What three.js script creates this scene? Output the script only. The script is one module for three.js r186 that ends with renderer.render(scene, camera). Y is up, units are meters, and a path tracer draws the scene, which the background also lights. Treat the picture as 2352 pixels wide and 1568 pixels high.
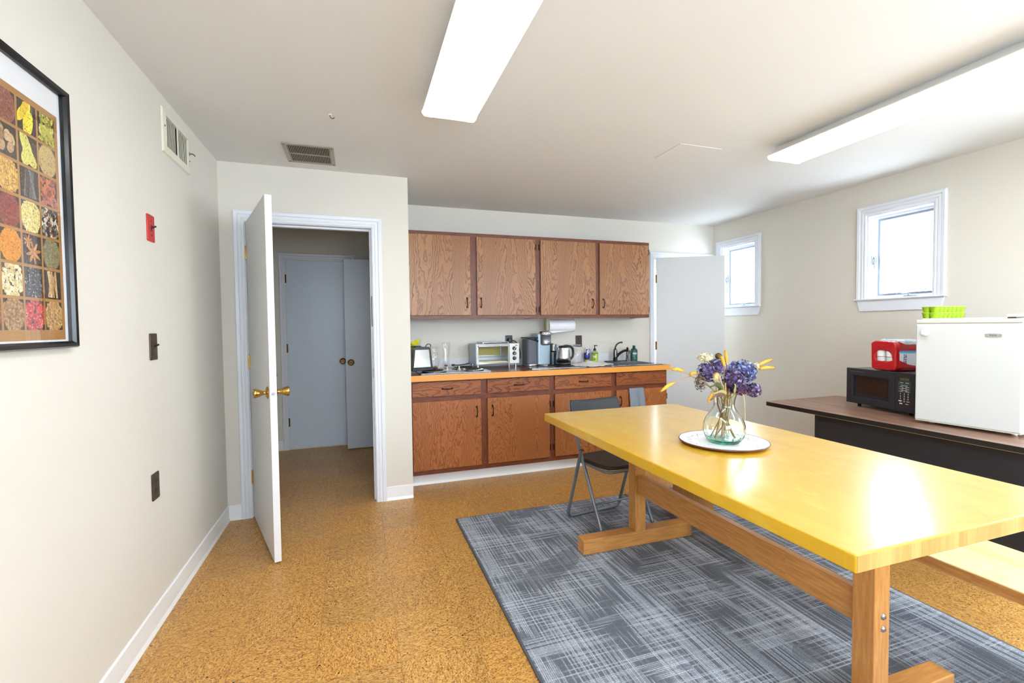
import * as THREE from 'three';
import { RoundedBoxGeometry } from 'three/addons/geometries/RoundedBoxGeometry.js';
import { mergeGeometries } from 'three/addons/utils/BufferGeometryUtils.js';
import { RectAreaLightUniformsLib } from 'three/addons/lights/RectAreaLightUniformsLib.js';
import { createNoise2D } from 'simplex-noise';

// ------------------------------------------------------------------ camera, sky, exposure
const scene = new THREE.Scene();
const camera = new THREE.PerspectiveCamera(2 * Math.atan(784 / 1062.2) * 180 / Math.PI, 1.5, 0.05, 60);
camera.position.set(0.8584, 1.2996, 3.5711);
camera.rotation.set(-1.8747 * Math.PI / 180, -18.5407 * Math.PI / 180, -0.6661 * Math.PI / 180, 'YXZ');
scene.background = new THREE.Color().setRGB(0.76, 0.885, 1.0);       // bright overcast sky outside the windows
scene.backgroundIntensity = 19;
const renderer = new THREE.WebGLRenderer({ antialias: true });
renderer.toneMapping = THREE.LinearToneMapping;
renderer.toneMappingExposure = 0.9;
renderer.shadowMap.enabled = true;
RectAreaLightUniformsLib.init();
const LAMP_LIGHT = 15, LAMP_GLOW = 2.2;                               // radiance of the fluorescent lamps and of their lenses

// ------------------------------------------------------------------ helpers
const PI = Math.PI, V = (x, y, z) => new THREE.Vector3(x, y, z);
function rngOf(a) { return () => { a |= 0; a = a + 0x6D2B79F5 | 0; let t = Math.imul(a ^ a >>> 15, 1 | a); t = t + Math.imul(t ^ t >>> 7, 61 | t) ^ t; return ((t ^ t >>> 14) >>> 0) / 4294967296; }; }
const hash = (a, b = 0) => { const s = Math.sin(a * 127.1 + b * 311.7) * 43758.5453; return s - Math.floor(s); };
const clamp = (x, a = 0, b = 1) => Math.min(b, Math.max(a, x));
const sstep = (a, b, x) => { const t = clamp((x - a) / (b - a)); return t * t * (3 - 2 * t); };
const lerp = (a, b, t) => a + (b - a) * t;
const mix3 = (a, b, t) => [lerp(a[0], b[0], t), lerp(a[1], b[1], t), lerp(a[2], b[2], t)];
const used = {};
function numbered(n) { const k = used[n] = (used[n] ?? -1) + 1; return k ? n + '_' + String(k).padStart(3, '0') : n; }
function thing(name, label, category, [x, y, z] = [0, 0, 0], turn = 0, group) {
  const o = new THREE.Group(); o.name = numbered(name); o.position.set(x, y, z); o.rotation.y = turn;
  o.userData = { label, category }; if (group) o.userData.group = group;
  scene.add(o); return o;
}
function part(parent, name, geo, mat, pos, rot, label) {
  const m = new THREE.Mesh(Array.isArray(geo) ? merge(geo) : geo, mat); m.name = name;
  if (pos) m.position.set(...pos); if (rot) m.rotation.set(...rot);
  if (label) m.userData.label = label;
  parent.add(m); return m;
}
function struct(name, geo, mat, label, category = 'structure') {
  const m = geo ? new THREE.Mesh(Array.isArray(geo) ? merge(geo) : geo, mat) : new THREE.Group();
  m.name = name; m.userData = { kind: 'structure', label, category }; scene.add(m); return m;
}
function merge(list) { return mergeGeometries(list.map((g) => { g = g.index ? g.toNonIndexed() : g; for (const k of Object.keys(g.attributes)) if (!['position', 'normal', 'uv'].includes(k)) g.deleteAttribute(k); return g; })); }
const box = (w, h, d, x = 0, y = 0, z = 0) => new THREE.BoxGeometry(w, h, d).translate(x, y, z);
const rbox = (w, h, d, x = 0, y = 0, z = 0, r = 0.003, s = 1) => new RoundedBoxGeometry(w, h, d, s, Math.min(r, w / 2.01, h / 2.01, d / 2.01)).translate(x, y, z);
const span = (x0, x1, y0, y1, z0, z1, r = 0, s = 1) => r ? rbox(x1 - x0, y1 - y0, z1 - z0, (x0 + x1) / 2, (y0 + y1) / 2, (z0 + z1) / 2, r, s) : box(x1 - x0, y1 - y0, z1 - z0, (x0 + x1) / 2, (y0 + y1) / 2, (z0 + z1) / 2);
const cyl = (r0, r1, h, n = 24, x = 0, y = 0, z = 0) => new THREE.CylinderGeometry(r0, r1, h, n).translate(x, y, z);
const lathe = (pts, n = 40) => new THREE.LatheGeometry(pts.map(([r, y]) => new THREE.Vector2(r, y)), n);
const tube = (pts, r, n = 24, m = 8, closed = false) => new THREE.TubeGeometry(new THREE.CatmullRomCurve3(pts.map((p) => V(...p)), closed, 'centripetal'), n, r, m, closed);
// polyline tube with rounded corners
function bentTube(pts, r, bend = 0.04, m = 10) {
  const P = pts.map((p) => V(...p)), path = new THREE.CurvePath();
  let at = P[0];
  for (let i = 1; i < P.length - 1; i++) {
    const a = P[i].clone().add(P[i - 1].clone().sub(P[i]).setLength(bend)), b = P[i].clone().add(P[i + 1].clone().sub(P[i]).setLength(bend));
    path.add(new THREE.LineCurve3(at, a)); path.add(new THREE.QuadraticBezierCurve3(a, P[i], b)); at = b;
  }
  path.add(new THREE.LineCurve3(at, P[P.length - 1]));
  return new THREE.TubeGeometry(path, 28 * (P.length - 1), r, m, false);
}
function taper(pts, radius, n = 20, m = 8) {
  const c = new THREE.CatmullRomCurve3(pts.map((p) => V(...p))), f = c.computeFrenetFrames(n), pos = [], idx = [];
  for (let i = 0; i <= n; i++) { const p = c.getPointAt(i / n), r = radius(i / n); for (let j = 0; j < m; j++) { const a = j / m * 2 * PI, q = p.clone().addScaledVector(f.normals[i], Math.cos(a) * r).addScaledVector(f.binormals[i], Math.sin(a) * r); pos.push(q.x, q.y, q.z); } }
  for (let i = 0; i < n; i++) for (let j = 0; j < m; j++) { const a = i * m + j, b = i * m + (j + 1) % m; idx.push(a, b, a + m, b, b + m, a + m); }
  const g = new THREE.BufferGeometry(); g.setAttribute('position', new THREE.Float32BufferAttribute(pos, 3)); g.setAttribute('uv', new THREE.Float32BufferAttribute(new Float32Array(pos.length / 3 * 2), 2)); g.setIndex(idx); g.computeVertexNormals(); return g;
}
// closed sheet: f(u, v) -> [x, y, z] on a grid, given thickness along its normals
function sheet(f, nu, nv, t) {
  const P = [], idx = [], uv = [];
  for (let i = 0; i <= nu; i++) for (let j = 0; j <= nv; j++) { P.push(V(...f(i / nu, j / nv))); uv.push(i / nu, j / nv); }
  const at = (i, j) => P[clamp(i, 0, nu) * (nv + 1) + clamp(j, 0, nv)], N = [];
  for (let i = 0; i <= nu; i++) for (let j = 0; j <= nv; j++) N.push(at(i + 1, j).clone().sub(at(i - 1, j)).cross(at(i, j + 1).clone().sub(at(i, j - 1))).normalize());
  const pos = [], n = P.length; for (const s of [0.5, -0.5]) P.forEach((p, k) => { const q = p.clone().addScaledVector(N[k], s * t); pos.push(q.x, q.y, q.z); });
  const id = (i, j) => i * (nv + 1) + j;
  for (let i = 0; i < nu; i++) for (let j = 0; j < nv; j++) { const a = id(i, j), b = id(i + 1, j), c = id(i + 1, j + 1), d = id(i, j + 1); idx.push(a, b, c, a, c, d, a + n, c + n, b + n, a + n, d + n, c + n); }
  const rim = []; for (let i = 0; i < nu; i++) rim.push([id(i, 0), id(i + 1, 0)]); for (let j = 0; j < nv; j++) rim.push([id(nu, j), id(nu, j + 1)]); for (let i = nu; i > 0; i--) rim.push([id(i, nv), id(i - 1, nv)]); for (let j = nv; j > 0; j--) rim.push([id(0, j), id(0, j - 1)]);
  for (const [a, b] of rim) idx.push(a, a + n, b, b, a + n, b + n);
  const g = new THREE.BufferGeometry(); g.setAttribute('position', new THREE.Float32BufferAttribute(pos, 3)); g.setAttribute('uv', new THREE.Float32BufferAttribute([...uv, ...uv], 2)); g.setIndex(idx); g.computeVertexNormals(); return g;
}
const shapeOf = (pts) => { const s = new THREE.Shape(); pts.forEach(([x, y], i) => i ? s.lineTo(x, y) : s.moveTo(x, y)); s.closePath(); return s; };
function roundRect(w, h, r, x = 0, y = 0) { const s = new THREE.Shape(), a = x - w / 2, b = y - h / 2; s.moveTo(a + r, b); s.lineTo(a + w - r, b); s.absarc(a + w - r, b + r, r, -PI / 2, 0); s.lineTo(a + w, b + h - r); s.absarc(a + w - r, b + h - r, r, 0, PI / 2); s.lineTo(a + r, b + h); s.absarc(a + r, b + h - r, r, PI / 2, PI); s.lineTo(a, b + r); s.absarc(a + r, b + r, r, PI, 1.5 * PI); return s; }
const extrude = (s, depth, bevel = 0, seg = 1) => new THREE.ExtrudeGeometry(s, { depth: depth - 2 * bevel, bevelEnabled: bevel > 0, bevelSize: bevel, bevelThickness: bevel, bevelOffset: -bevel, bevelSegments: seg, curveSegments: 10 }).translate(0, 0, bevel);
// texture coordinates in metres: v runs along the grain axis
function grain(g, axis = 'y', S = 1, ou = 0, ov = 0) {
  g = g.index ? g.toNonIndexed() : g; const p = g.attributes.position, uv = new Float32Array(p.count * 2), a = V(), b = V(), c = V();
  for (let i = 0; i < p.count; i += 3) {
    a.fromBufferAttribute(p, i); b.fromBufferAttribute(p, i + 1); c.fromBufferAttribute(p, i + 2);
    const n = b.clone().sub(a).cross(c.clone().sub(a)), A = [Math.abs(n.x), Math.abs(n.y), Math.abs(n.z)], k = A.indexOf(Math.max(...A));
    const rest = ['x', 'y', 'z'].filter((_, j) => j !== k), vv = rest.includes(axis) ? axis : rest[1], uu = rest.find((q) => q !== vv);
    [a, b, c].forEach((q, j) => { uv[(i + j) * 2] = q[uu] / S + ou; uv[(i + j) * 2 + 1] = q[vv] / S + ov; });
  }
  g.setAttribute('uv', new THREE.BufferAttribute(uv, 2)); return g;
}
// mitred moulding along one side: inner line A to B, n towards the outside, w out of the wall, profile [across, out]
function moulding(A, B, n, w, profile, m0 = 1, m1 = 1) {
  A = V(...A); B = V(...B); n = V(...n); w = V(...w); const t = B.clone().sub(A).normalize(), pos = [];
  const at = (P, [u, v], s) => P.clone().addScaledVector(n, u).addScaledVector(t, s * u).addScaledVector(w, v);
  const flip = t.clone().cross(n).dot(w) < 0, tri = (a, b, c) => { const L = flip ? [a, c, b] : [a, b, c]; for (const q of L) pos.push(q.x, q.y, q.z); };
  for (let i = 0; i < profile.length; i++) { const p = profile[i], q = profile[(i + 1) % profile.length], a = at(A, p, -m0), b = at(B, p, m1), c = at(B, q, m1), d = at(A, q, -m0); tri(a, b, c); tri(a, c, d); }
  for (let i = 1; i < profile.length - 1; i++) { tri(at(A, profile[0], -m0), at(A, profile[i], -m0), at(A, profile[i + 1], -m0)); tri(at(B, profile[0], m1), at(B, profile[i + 1], m1), at(B, profile[i], m1)); }
  const g = new THREE.BufferGeometry(); g.setAttribute('position', new THREE.Float32BufferAttribute(pos, 3)); g.setAttribute('uv', new THREE.Float32BufferAttribute(new Float32Array(pos.length / 3 * 2), 2)); g.computeVertexNormals(); return g;
}
// ------------------------------------------------------------------ textures
function pixels(w, h, fn, srgb = true) {
  const d = new Uint8Array(w * h * 4);
  for (let y = 0; y < h; y++) for (let x = 0; x < w; x++) { const c = fn(x, y), k = (y * w + x) * 4; d[k] = clamp(c[0], 0, 255); d[k + 1] = clamp(c[1], 0, 255); d[k + 2] = clamp(c[2], 0, 255); d[k + 3] = 255; }
  const t = new THREE.DataTexture(d, w, h); t.wrapS = t.wrapT = THREE.RepeatWrapping; t.magFilter = t.minFilter = THREE.LinearFilter; if (srgb) t.colorSpace = THREE.SRGBColorSpace; t.needsUpdate = true; return t;
}
function drawn(w, h, fn, srgb = true) {
  const c = document.createElement('canvas'); c.width = w; c.height = h; fn(c.getContext('2d'), w, h);
  const t = new THREE.CanvasTexture(c); t.wrapS = t.wrapT = THREE.RepeatWrapping; if (srgb) t.colorSpace = THREE.SRGBColorSpace; return t;
}
const noiseA = createNoise2D(rngOf(11)), noiseB = createNoise2D(rngOf(23)), noiseC = createNoise2D(rngOf(37));
function mat(color, roughness = 0.6, more = {}) {
  const phys = ['clearcoat', 'transmission', 'sheen', 'ior', 'thickness', 'attenuationColor'].some((k) => k in more);
  return new (phys ? THREE.MeshPhysicalMaterial : THREE.MeshStandardMaterial)({ color, roughness, ...more });
}
// oak veneer: contour lines of a field stretched along the grain, with pores
function oakTexture(seed, S, lines, light, mid, dark, contrast, along = 0.5) {
  const n = createNoise2D(rngOf(seed)), m = createNoise2D(rngOf(seed + 1)), N = 1024;
  return pixels(N, N, (px, py) => {
    const x = px / N * S, y = py / N * S;
    const field = (x, y) => lines * (x * 1.9 + 1.05 * n(x * 2.3, y * along) + 0.22 * n(x * 5 + 7, y * along * 2.2) + 0.05 * m(x * 16, y * 4) + 0.022 * m(x * 34, y * 17));
    const f = field(x, y), steep = Math.hypot(field(x + 0.004, y) - f, field(x, y + 0.004) - f) / 0.004; const k = Math.floor(f), s = f - k, tone = hash(k, seed);
    let d = sstep(0.45, 0.86, s) * (1 - sstep(0.9, 1, s)) * (0.5 + 0.5 * tone) * (0.25 + 0.75 * sstep(4, 26, steep));
    const pore = sstep(0.2, 0.8, m(x * 380, y * 20)) * 0.4 * (0.3 + d);
    d = clamp(d * contrast + pore);
    let c = mix3(light, mid, clamp(0.5 + 0.5 * n(x * 1.3 + 3, y * 0.5)));
    c = mix3(c, dark, d); const g = 1 + 0.05 * m(x * 800, y * 60); return c.map((v) => v * g);
  });
}
const T = {};
T.oakUpper = oakTexture(5, 1.2, 10, [178, 126, 78], [160, 108, 64], [76, 44, 25], 0.85, 0.34);
T.oakLower = oakTexture(17, 1.2, 17, [172, 104, 54], [152, 88, 44], [90, 46, 20], 0.6, 0.22);
T.frameWood = pixels(256, 512, (px, py) => { const x = px / 256, y = py / 512, a = noiseA(x * 26, y * 3) * 0.5 + noiseB(x * 90, y * 8) * 0.35; return mix3([124, 66, 38], [92, 44, 24], clamp(0.5 + a)); });
T.beech = pixels(1024, 1024, (px, py) => {                            // lacquered laminated beech, staves 4.6 cm wide
  const x = px / 1024, y = py / 1024, st = Math.floor(x * 22), cut = Math.floor(y * 2.2 + hash(st, 3) * 5);
  const k = hash(st, cut) - 0.5, a = noiseA(x * 150, y * 7 + st) * 0.5 + noiseB(x * 420, y * 30) * 0.35, e = Math.abs(x * 22 - st - 0.5) > 0.485 ? 0.06 : 0;
  const t = clamp(0.5 + k * 0.42 + a * 0.22 + e), w = 0.5 + 0.5 * noiseC(x * 5, y * 4), pale = sstep(0.68, 0.9, w + 0.12 * noiseB(x * 30, y * 16)) * 0.35;
  return mix3(mix3([206, 165, 30], [190, 145, 16], t), [208, 178, 82], pale);
});
T.pale = pixels(512, 1024, (px, py) => { const x = px / 512, y = py / 1024, st = Math.floor(x * 13), k = hash(st, 5) - 0.5, a = noiseA(x * 60, y * 4 + st) * 0.5 + noiseB(x * 200, y * 18) * 0.35; return mix3([236, 212, 160], [214, 180, 118], clamp(0.45 + k * 0.5 + a * 0.5)); });
T.endGrain = pixels(512, 256, (px, py) => { const x = px / 512, st = Math.floor(x * 14), k = hash(st, 6) - 0.5, a = noiseA(x * 120, py / 60) * 0.4 + noiseB(x * 16, 3) * 0.5; return mix3([214, 172, 106], [186, 138, 74], clamp(0.5 + k * 0.7 + a * 0.5)); });
T.timber = pixels(512, 1024, (px, py) => { const x = px / 512, y = py / 1024, a = noiseA(x * 34, y * 3) * 0.5 + noiseB(x * 120, y * 9) * 0.3 + noiseC(x * 300, y * 40) * 0.2; return mix3([206, 150, 84], [178, 118, 58], clamp(0.5 + a * 0.75)); });
T.laminate = pixels(512, 1024, (px, py) => { const x = px / 512, y = py / 1024, a = noiseA(x * 70, y * 2.2) * 0.5 + noiseB(x * 200, y * 7) * 0.4 + noiseC(x * 10, y * 1.2) * 0.35; return mix3([158, 124, 102], [96, 68, 54], clamp(0.5 + a * 0.7)); });
T.peel = pixels(512, 512, (px, py) => { const a = px / 512 * 2 * PI, b = py / 512 * 2 * PI, v = 128 + 60 * noiseA(Math.cos(a) * 9 + 20 * Math.sin(b), Math.sin(a) * 9 + 20 * Math.cos(b)) + 40 * noiseB(px * 0.35, py * 0.35); return [v, v, v]; }, false);
function floorTexture(seed) {                                         // mottled vinyl with a one-way chip, one metre ~ 3.2 tiles
  return drawn(1024, 1024, (g, W, H) => {
    const r = rngOf(seed); g.fillStyle = 'rgb(190,142,74)'; g.fillRect(0, 0, W, H);
    const chips = ['210,166,94', '222,182,108', '198,150,80', '182,132,68', '166,116,60', '206,158,84', '146,98,52', '214,172,98'];
    for (let i = 0; i < 30000; i++) {
      const x = r() * W, y = r() * H, L = 8 + r() * 22, w = 4 + r() * 7, a = (r() - 0.5) * 0.9, c = chips[Math.floor(r() * chips.length)];
      g.fillStyle = `rgba(${c},${0.35 + r() * 0.5})`;
      for (const dx of [0, -W, W]) { if (x + dx < -30 || x + dx > W + 30) continue; for (const dy of [0, -H, H]) { if (y + dy < -30 || y + dy > H + 30) continue; g.save(); g.translate(x + dx, y + dy); g.rotate(a); g.beginPath(); g.ellipse(0, 0, L / 2, w / 2, 0, 0, 7); g.fill(); g.restore(); } }
    }
    for (let i = 0; i < 2600; i++) { const x = r() * W, y = r() * H, L = 4 + r() * r() * 16, w = 2 + r() * 4; g.fillStyle = `rgba(${r() < 0.3 ? '66,40,22' : '108,66,32'},${0.35 + r() * 0.5})`; g.save(); g.translate(x, y); g.rotate((r() - 0.5) * 1.2); g.beginPath(); g.ellipse(0, 0, L / 2, w / 2, 0, 0, 7); g.fill(); g.restore(); }
    for (let i = 0; i < 70; i++) { const x = r() * W, y = r() * H; g.fillStyle = 'rgba(38,22,14,0.85)'; g.beginPath(); g.ellipse(x, y, 3 + r() * 5, 2 + r() * 4, r() * 3, 0, 7); g.fill(); }
    for (let i = 0; i < 1500; i++) { const x = r() * W, y = r() * H; g.fillStyle = 'rgba(234,200,136,0.6)'; g.beginPath(); g.ellipse(x, y, 2 + r() * 4, 1 + r() * 2, (r() - 0.5), 0, 7); g.fill(); }
  });
}
T.floor = floorTexture(3);
const RUG = { x0: 1.462, x1: 3.300, z0: 0.532, z1: 3.27, y: 0.012 };
const rugValue = (() => {
  const W = 1408, H = 2048, d = new Float32Array(W * H), r = rngOf(77), mx = 1.838 / W, mz = 2.738 / H;
  for (let py = 0; py < H; py++) for (let px = 0; px < W; px++) {
    const x = px * mx, z = py * mz, i = Math.floor(x / 0.0078), j = Math.floor(z / 0.0078);
    const fx = Math.abs(x / 0.0078 - i - 0.5) * 2, fz = Math.abs(z / 0.0078 - j - 0.5) * 2;
    const pv = 0.75 * noiseA(x * 2.6, z * 2.1) + 0.4 * noiseB(x * 6, z * 4.5), ph = 0.75 * noiseB(x * 2.1 + 9, z * 2.7 + 4) + 0.4 * noiseC(x * 4.5, z * 6);
    let v = hash(i, 1) > 0.28 ? sstep(-0.25, 0.55, noiseC(i * 3.71, z * 2.6 + hash(i, 4) * 20) * 0.6 + pv + 0.42) * (0.55 + 0.45 * hash(i, 2)) : 0;
    let h = hash(j, 9) > 0.34 ? sstep(-0.2, 0.6, noiseC(x * 2.6 + hash(j, 6) * 20, j * 3.71) * 0.6 + ph + 0.2) * (0.5 + 0.5 * hash(j, 5)) : 0;
    v *= (0.12 + 0.88 * sstep(0.95, 0.45, fx + 0.25 * noiseB(z * 160, i * 7))); h *= (0.12 + 0.88 * sstep(0.95, 0.45, fz + 0.25 * noiseB(x * 160, j * 7)));
    if (noiseA(x * 1.1 + 40, z * 1.1) > 0.62) { v *= 0.5; h *= 0.5; }
    const s = r(); d[py * W + px] = clamp(0.10 + 0.62 * Math.max(v, h) + 0.18 * Math.min(v, h) + (s - 0.5) * 0.34 * (0.5 + Math.max(v, h)) + (s > 0.93 ? 0.22 : 0));
  }
  return { W, H, d };
})();
T.rug = pixels(rugValue.W, rugValue.H, (x, y) => { const v = rugValue.d[y * rugValue.W + x]; return mix3([78, 83, 92], [204, 211, 221], v); });
T.rugBump = pixels(rugValue.W, rugValue.H, (x, y) => { const v = 60 + 160 * rugValue.d[y * rugValue.W + x]; return [v, v, v]; }, false);

// ------------------------------------------------------------------ materials
const peel = { bumpMap: T.peel, bumpScale: 0.0002 };
const M = {
  wall: mat('#d9d4ca', 0.62, peel), ceiling: mat('#e0e0de', 0.8, peel), trim: mat('#e4e8f0', 0.38), door: mat('#dadbdc', 0.42), hallDoor: mat('#d3deec', 0.34), base: mat('#eef0f2', 0.3),
  floor: mat('#f4efe8', 0.36, { map: T.floor }), floorB: mat('#ebe5de', 0.36, { map: T.floor }), floorC: mat('#f6ecdc', 0.38, { map: T.floor }), subfloor: mat('#4a3826', 0.9),
  rug: mat('#ffffff', 0.95, { map: T.rug, bumpMap: T.rugBump, bumpScale: 0.003 }), binding: mat('#4c5058', 0.9),
  oakU: mat('#ffffff', 0.36, { map: T.oakUpper }), oakL: mat('#ffffff', 0.42, { map: T.oakLower }), frame: mat('#ffffff', 0.4, { map: T.frameWood }),
  beech: mat('#ffffff', 0.2, { map: T.beech, clearcoat: 0.85, clearcoatRoughness: 0.42 }), timber: mat('#ffffff', 0.4, { map: T.timber }), laminate: mat('#ffffff', 0.34, { map: T.laminate }),
  counter: mat('#7d3d26', 0.22), counterEdge: mat('#e39a45', 0.34), splash: mat('#dcdde2', 0.35),
  brass: mat('#bd964e', 0.2, { metalness: 1 }), oldBrass: mat('#6b5230', 0.35, { metalness: 1 }), bronze: mat('#3b2c20', 0.4, { metalness: 0.85 }), chrome: mat('#d6d9dc', 0.12, { metalness: 1 }), steel: mat('#b9bcc0', 0.24, { metalness: 1 }), brushed: mat('#a9b2ba', 0.36, { metalness: 0.9 }), alu: mat('#9aa3ad', 0.4, { metalness: 0.8 }),
  black: mat('#17181a', 0.35), blackMatte: mat('#202126', 0.6), deskBlack: mat('#26272c', 0.55), rubber: mat('#111111', 0.8),
  grey: mat('#7c838b', 0.4, { metalness: 0.5 }), brownPlate: mat('#3a2820', 0.34), darkPlate: mat('#1d1a1a', 0.34), red: mat('#c01f14', 0.3),
  white: mat('#f2f2f0', 0.35), fridge: mat('#cdd0d0', 0.32), fridgeBand: mat('#cfcec6', 0.4), cream: mat('#e8e2c4', 0.5), paper: mat('#eef0f6', 0.9),
  pane: mat('#ffffff', 0, { transmission: 1, thickness: 0, ior: 1.45 }), clear: mat('#ffffff', 0.0, { transmission: 1, thickness: 0, ior: 1.45 }),
};
// ------------------------------------------------------------------ room shell
const H = 2.4226, KW = -0.7731, R = 4.772, W1 = 1.2433, ZB = 4.75;
const paint = (list) => grain(merge(list), 'y', 0.6);
function wallAlong(axis, a0, a1, t0, t1, holes) {                     // wall box with rectangular openings [a0, a1, y0, y1]
  const out = [], put = (p0, p1, y0, y1) => { if (p1 - p0 > 1e-4 && y1 - y0 > 1e-4) out.push(axis === 'x' ? span(p0, p1, y0, y1, t0, t1) : span(t0, t1, y0, y1, p0, p1)); };
  let at = a0; for (const [h0, h1, y0, y1] of [...holes].sort((p, q) => p[0] - q[0])) { put(at, h0, 0, H); put(h0, h1, 0, y0); put(h0, h1, y1, H); at = h1; } put(at, a1, 0, H); return paint(out);
}
const winZ = [-1.97, -0.405, 1.16], winHoles = winZ.map((z) => [z - 0.232, z + 0.232, 1.474, 2.154]), sideGlass = [2.50, 3.35, 0.40, 2.12];
winHoles.push(sideGlass);
struct('wall_left', paint([span(-0.12, 0, 0, H, -1.99, ZB + 0.12)]), M.wall, 'beige painted wall on the left with the framed spice poster', 'wall');
struct('wall_door', wallAlong('x', 0, W1, -0.12, 0, [[0.137, 0.99, 0, 2.048]]), M.wall, 'beige wall around the open doorway to the hall', 'wall');
struct('wall_alcove', paint([span(1.13, W1, 0, H, KW, -0.12)]), M.wall, 'short side wall at the left end of the cabinets', 'wall');
struct('wall_far', wallAlong('x', 1.13, R, KW - 0.12, KW, [[3.952, 4.72, 0, 2.048]]), M.wall, 'beige wall behind the kitchen cabinets and counter', 'wall');
struct('wall_right', wallAlong('z', -3.1, ZB + 0.12, R, R + 0.16, winHoles), M.wall, 'beige wall on the right with the small square windows', 'wall');
const backWin = [[0.40, 2.05], [2.55, 4.20]], BY0 = 1.04, BY1 = 2.12;
struct('wall_back', wallAlong('x', 0, R, ZB, ZB + 0.12, backWin.map(([a, b]) => [a, b, BY0, BY1])), M.wall, 'wall behind the camera', 'wall');
struct('wall_hall_end', paint([span(0, 1.62, 0, H, -1.99, -1.87)]), M.wall, 'end wall of the hall with the closed white door', 'wall');
struct('wall_hall_side', paint([span(1.5, 1.62, 0, H, -1.87, KW - 0.12)]), M.wall, 'side wall of the hall', 'wall');
struct('wall_next_room', merge([paint([span(3.08, 3.2, 0, H, -3.0, KW - 0.12)]), wallAlong('x', 3.08, R, -3.1, -3.0, [[3.45, 4.55, 0.9, 2.1]])]), M.wall, 'walls of the next room behind the half open door', 'wall');
struct('ceiling', paint([span(-0.12, R + 0.16, H, H + 0.12, -3.1, ZB + 0.12)]), M.ceiling, 'off white painted ceiling', 'ceiling');

// floor: vinyl tiles on a subfloor, grain turned in every other tile
{
  const fl = struct('floor', span(-0.12, R + 0.16, -0.12, -0.004, -3.1, ZB + 0.12), M.subfloor, 'golden brown mottled vinyl tile floor', 'floor');
  const P = 0.3125, X0 = 0.0575, Z0 = -0.1125 - 10 * P, gap = 0.00045, rest = [], r = rngOf(9), cache = {};
  const areas = [[0, W1, 0, ZB], [W1, R, -0.30, ZB], [0, 1.13, -1.87, 0], [1.13, 1.5, -1.87, KW - 0.12], [3.70, R, KW, -0.30], [3.97, 4.70, KW - 0.12, KW], [3.2, R, -3.0, KW - 0.12]];
  const tileGeo = (x0, x1, z0, z1, turn, v) => {
    const key = [x1 - x0, z1 - z0].map((q) => q.toFixed(3)).join() + turn + v; if (cache[key]) return cache[key];
    const g = box(x1 - x0, 0.004, z1 - z0), uv = g.attributes.uv, p = g.attributes.position;
    for (let i = 0; i < uv.count; i++) { const a = p.getX(i) / 0.62 + hash(v, 1), b = p.getZ(i) / 0.62 + hash(v, 2); uv.setXY(i, turn ? b : a, turn ? a : b); }
    return cache[key] = g;
  };
  for (let i = -1; i < 17; i++) for (let j = -1; j < 28; j++) for (const [ax0, ax1, az0, az1] of areas) {
    const gx0 = X0 + i * P, gz0 = Z0 + j * P, x0 = Math.max(gx0 + gap, ax0), x1 = Math.min(gx0 + P - gap, ax1), z0 = Math.max(gz0 + gap, az0), z1 = Math.min(gz0 + P - gap, az1);
    if (x1 - x0 < 0.004 || z1 - z0 < 0.004) continue;
    const turn = (i + j) & 1, g = tileGeo(x0, x1, z0, z1, turn, Math.floor(r() * 6)), m = [M.floor, M.floorB, M.floorC][Math.floor(r() * 3)], c = [(x0 + x1) / 2, -0.002, (z0 + z1) / 2];
    if (z0 > 3.55 || (x0 > 3 && z1 < -1.2)) rest.push(g.clone().translate(...c)); else part(fl, 'tile', g, m, c);
  }
  const s = part(fl, 'tiles_behind', rest, M.floor); s.userData.kind = 'stuff';
}

// mouldings
const casingProfile = (w) => [[0, 0], [0, 0.011], [0.006, 0.014], [0.014, 0.014], [0.018, 0.011], [0.024, 0.015], [w * 0.55, 0.015], [w * 0.6, 0.012], [w * 0.66, 0.018], [w - 0.006, 0.02], [w, 0.016], [w, 0]];
function doorTrim(n, label, x0, x1, top, z, out, depth, w0, w1) {      // jambs, head, stops and casing of a doorway in a wall that faces z
  const t = struct('trim_' + n, null, null, label, 'door frame'), J = 0.018, za = Math.min(z, z - out * depth), zb = Math.max(z, z - out * depth);
  part(t, 'jamb', span(x0 - J, x0, 0, top + J, za, zb), M.trim); part(t, 'jamb', span(x1, x1 + J, 0, top + J, za, zb), M.trim); part(t, 'head_jamb', span(x0, x1, top, top + J, za, zb), M.trim);
  const s0 = z - out * 0.05, s1 = z - out * 0.085, sa = Math.min(s0, s1), sb = Math.max(s0, s1);
  part(t, 'door_stop', [span(x0, x0 + 0.012, 0, top, sa, sb), span(x1 - 0.012, x1, 0, top, sa, sb), span(x0 + 0.012, x1 - 0.012, top - 0.012, top, sa, sb)], M.trim);
  const o = [0, 0, out];
  part(t, 'casing', moulding([x0 - 0.004, 0, z], [x0 - 0.004, top + 0.004, z], [-1, 0, 0], o, casingProfile(w0), 0, 1), M.trim);
  part(t, 'casing', moulding([x1 + 0.004, 0, z], [x1 + 0.004, top + 0.004, z], [1, 0, 0], o, casingProfile(w1), 0, 1), M.trim);
  part(t, 'casing', moulding([x0 - 0.004, top + 0.004, z], [x1 + 0.004, top + 0.004, z], [0, 1, 0], o, casingProfile(w1), 1, 1), M.trim);
  return t;
}
const tr1 = doorTrim(1, 'white fluted frame of the open doorway to the hall', 0.155, 0.972, 2.03, 0, 1, 0.12, 0.066, 0.070);
part(tr1, 'strike_plate', span(0.970, 0.9725, 0.93, 1.0, -0.034, -0.006), M.oldBrass);
part(tr1, 'magnet_strip', span(0.966, 0.9725, 1.31, 1.535, -0.030, -0.012), M.black, null, null, 'narrow black strip on the jamb');
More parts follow.
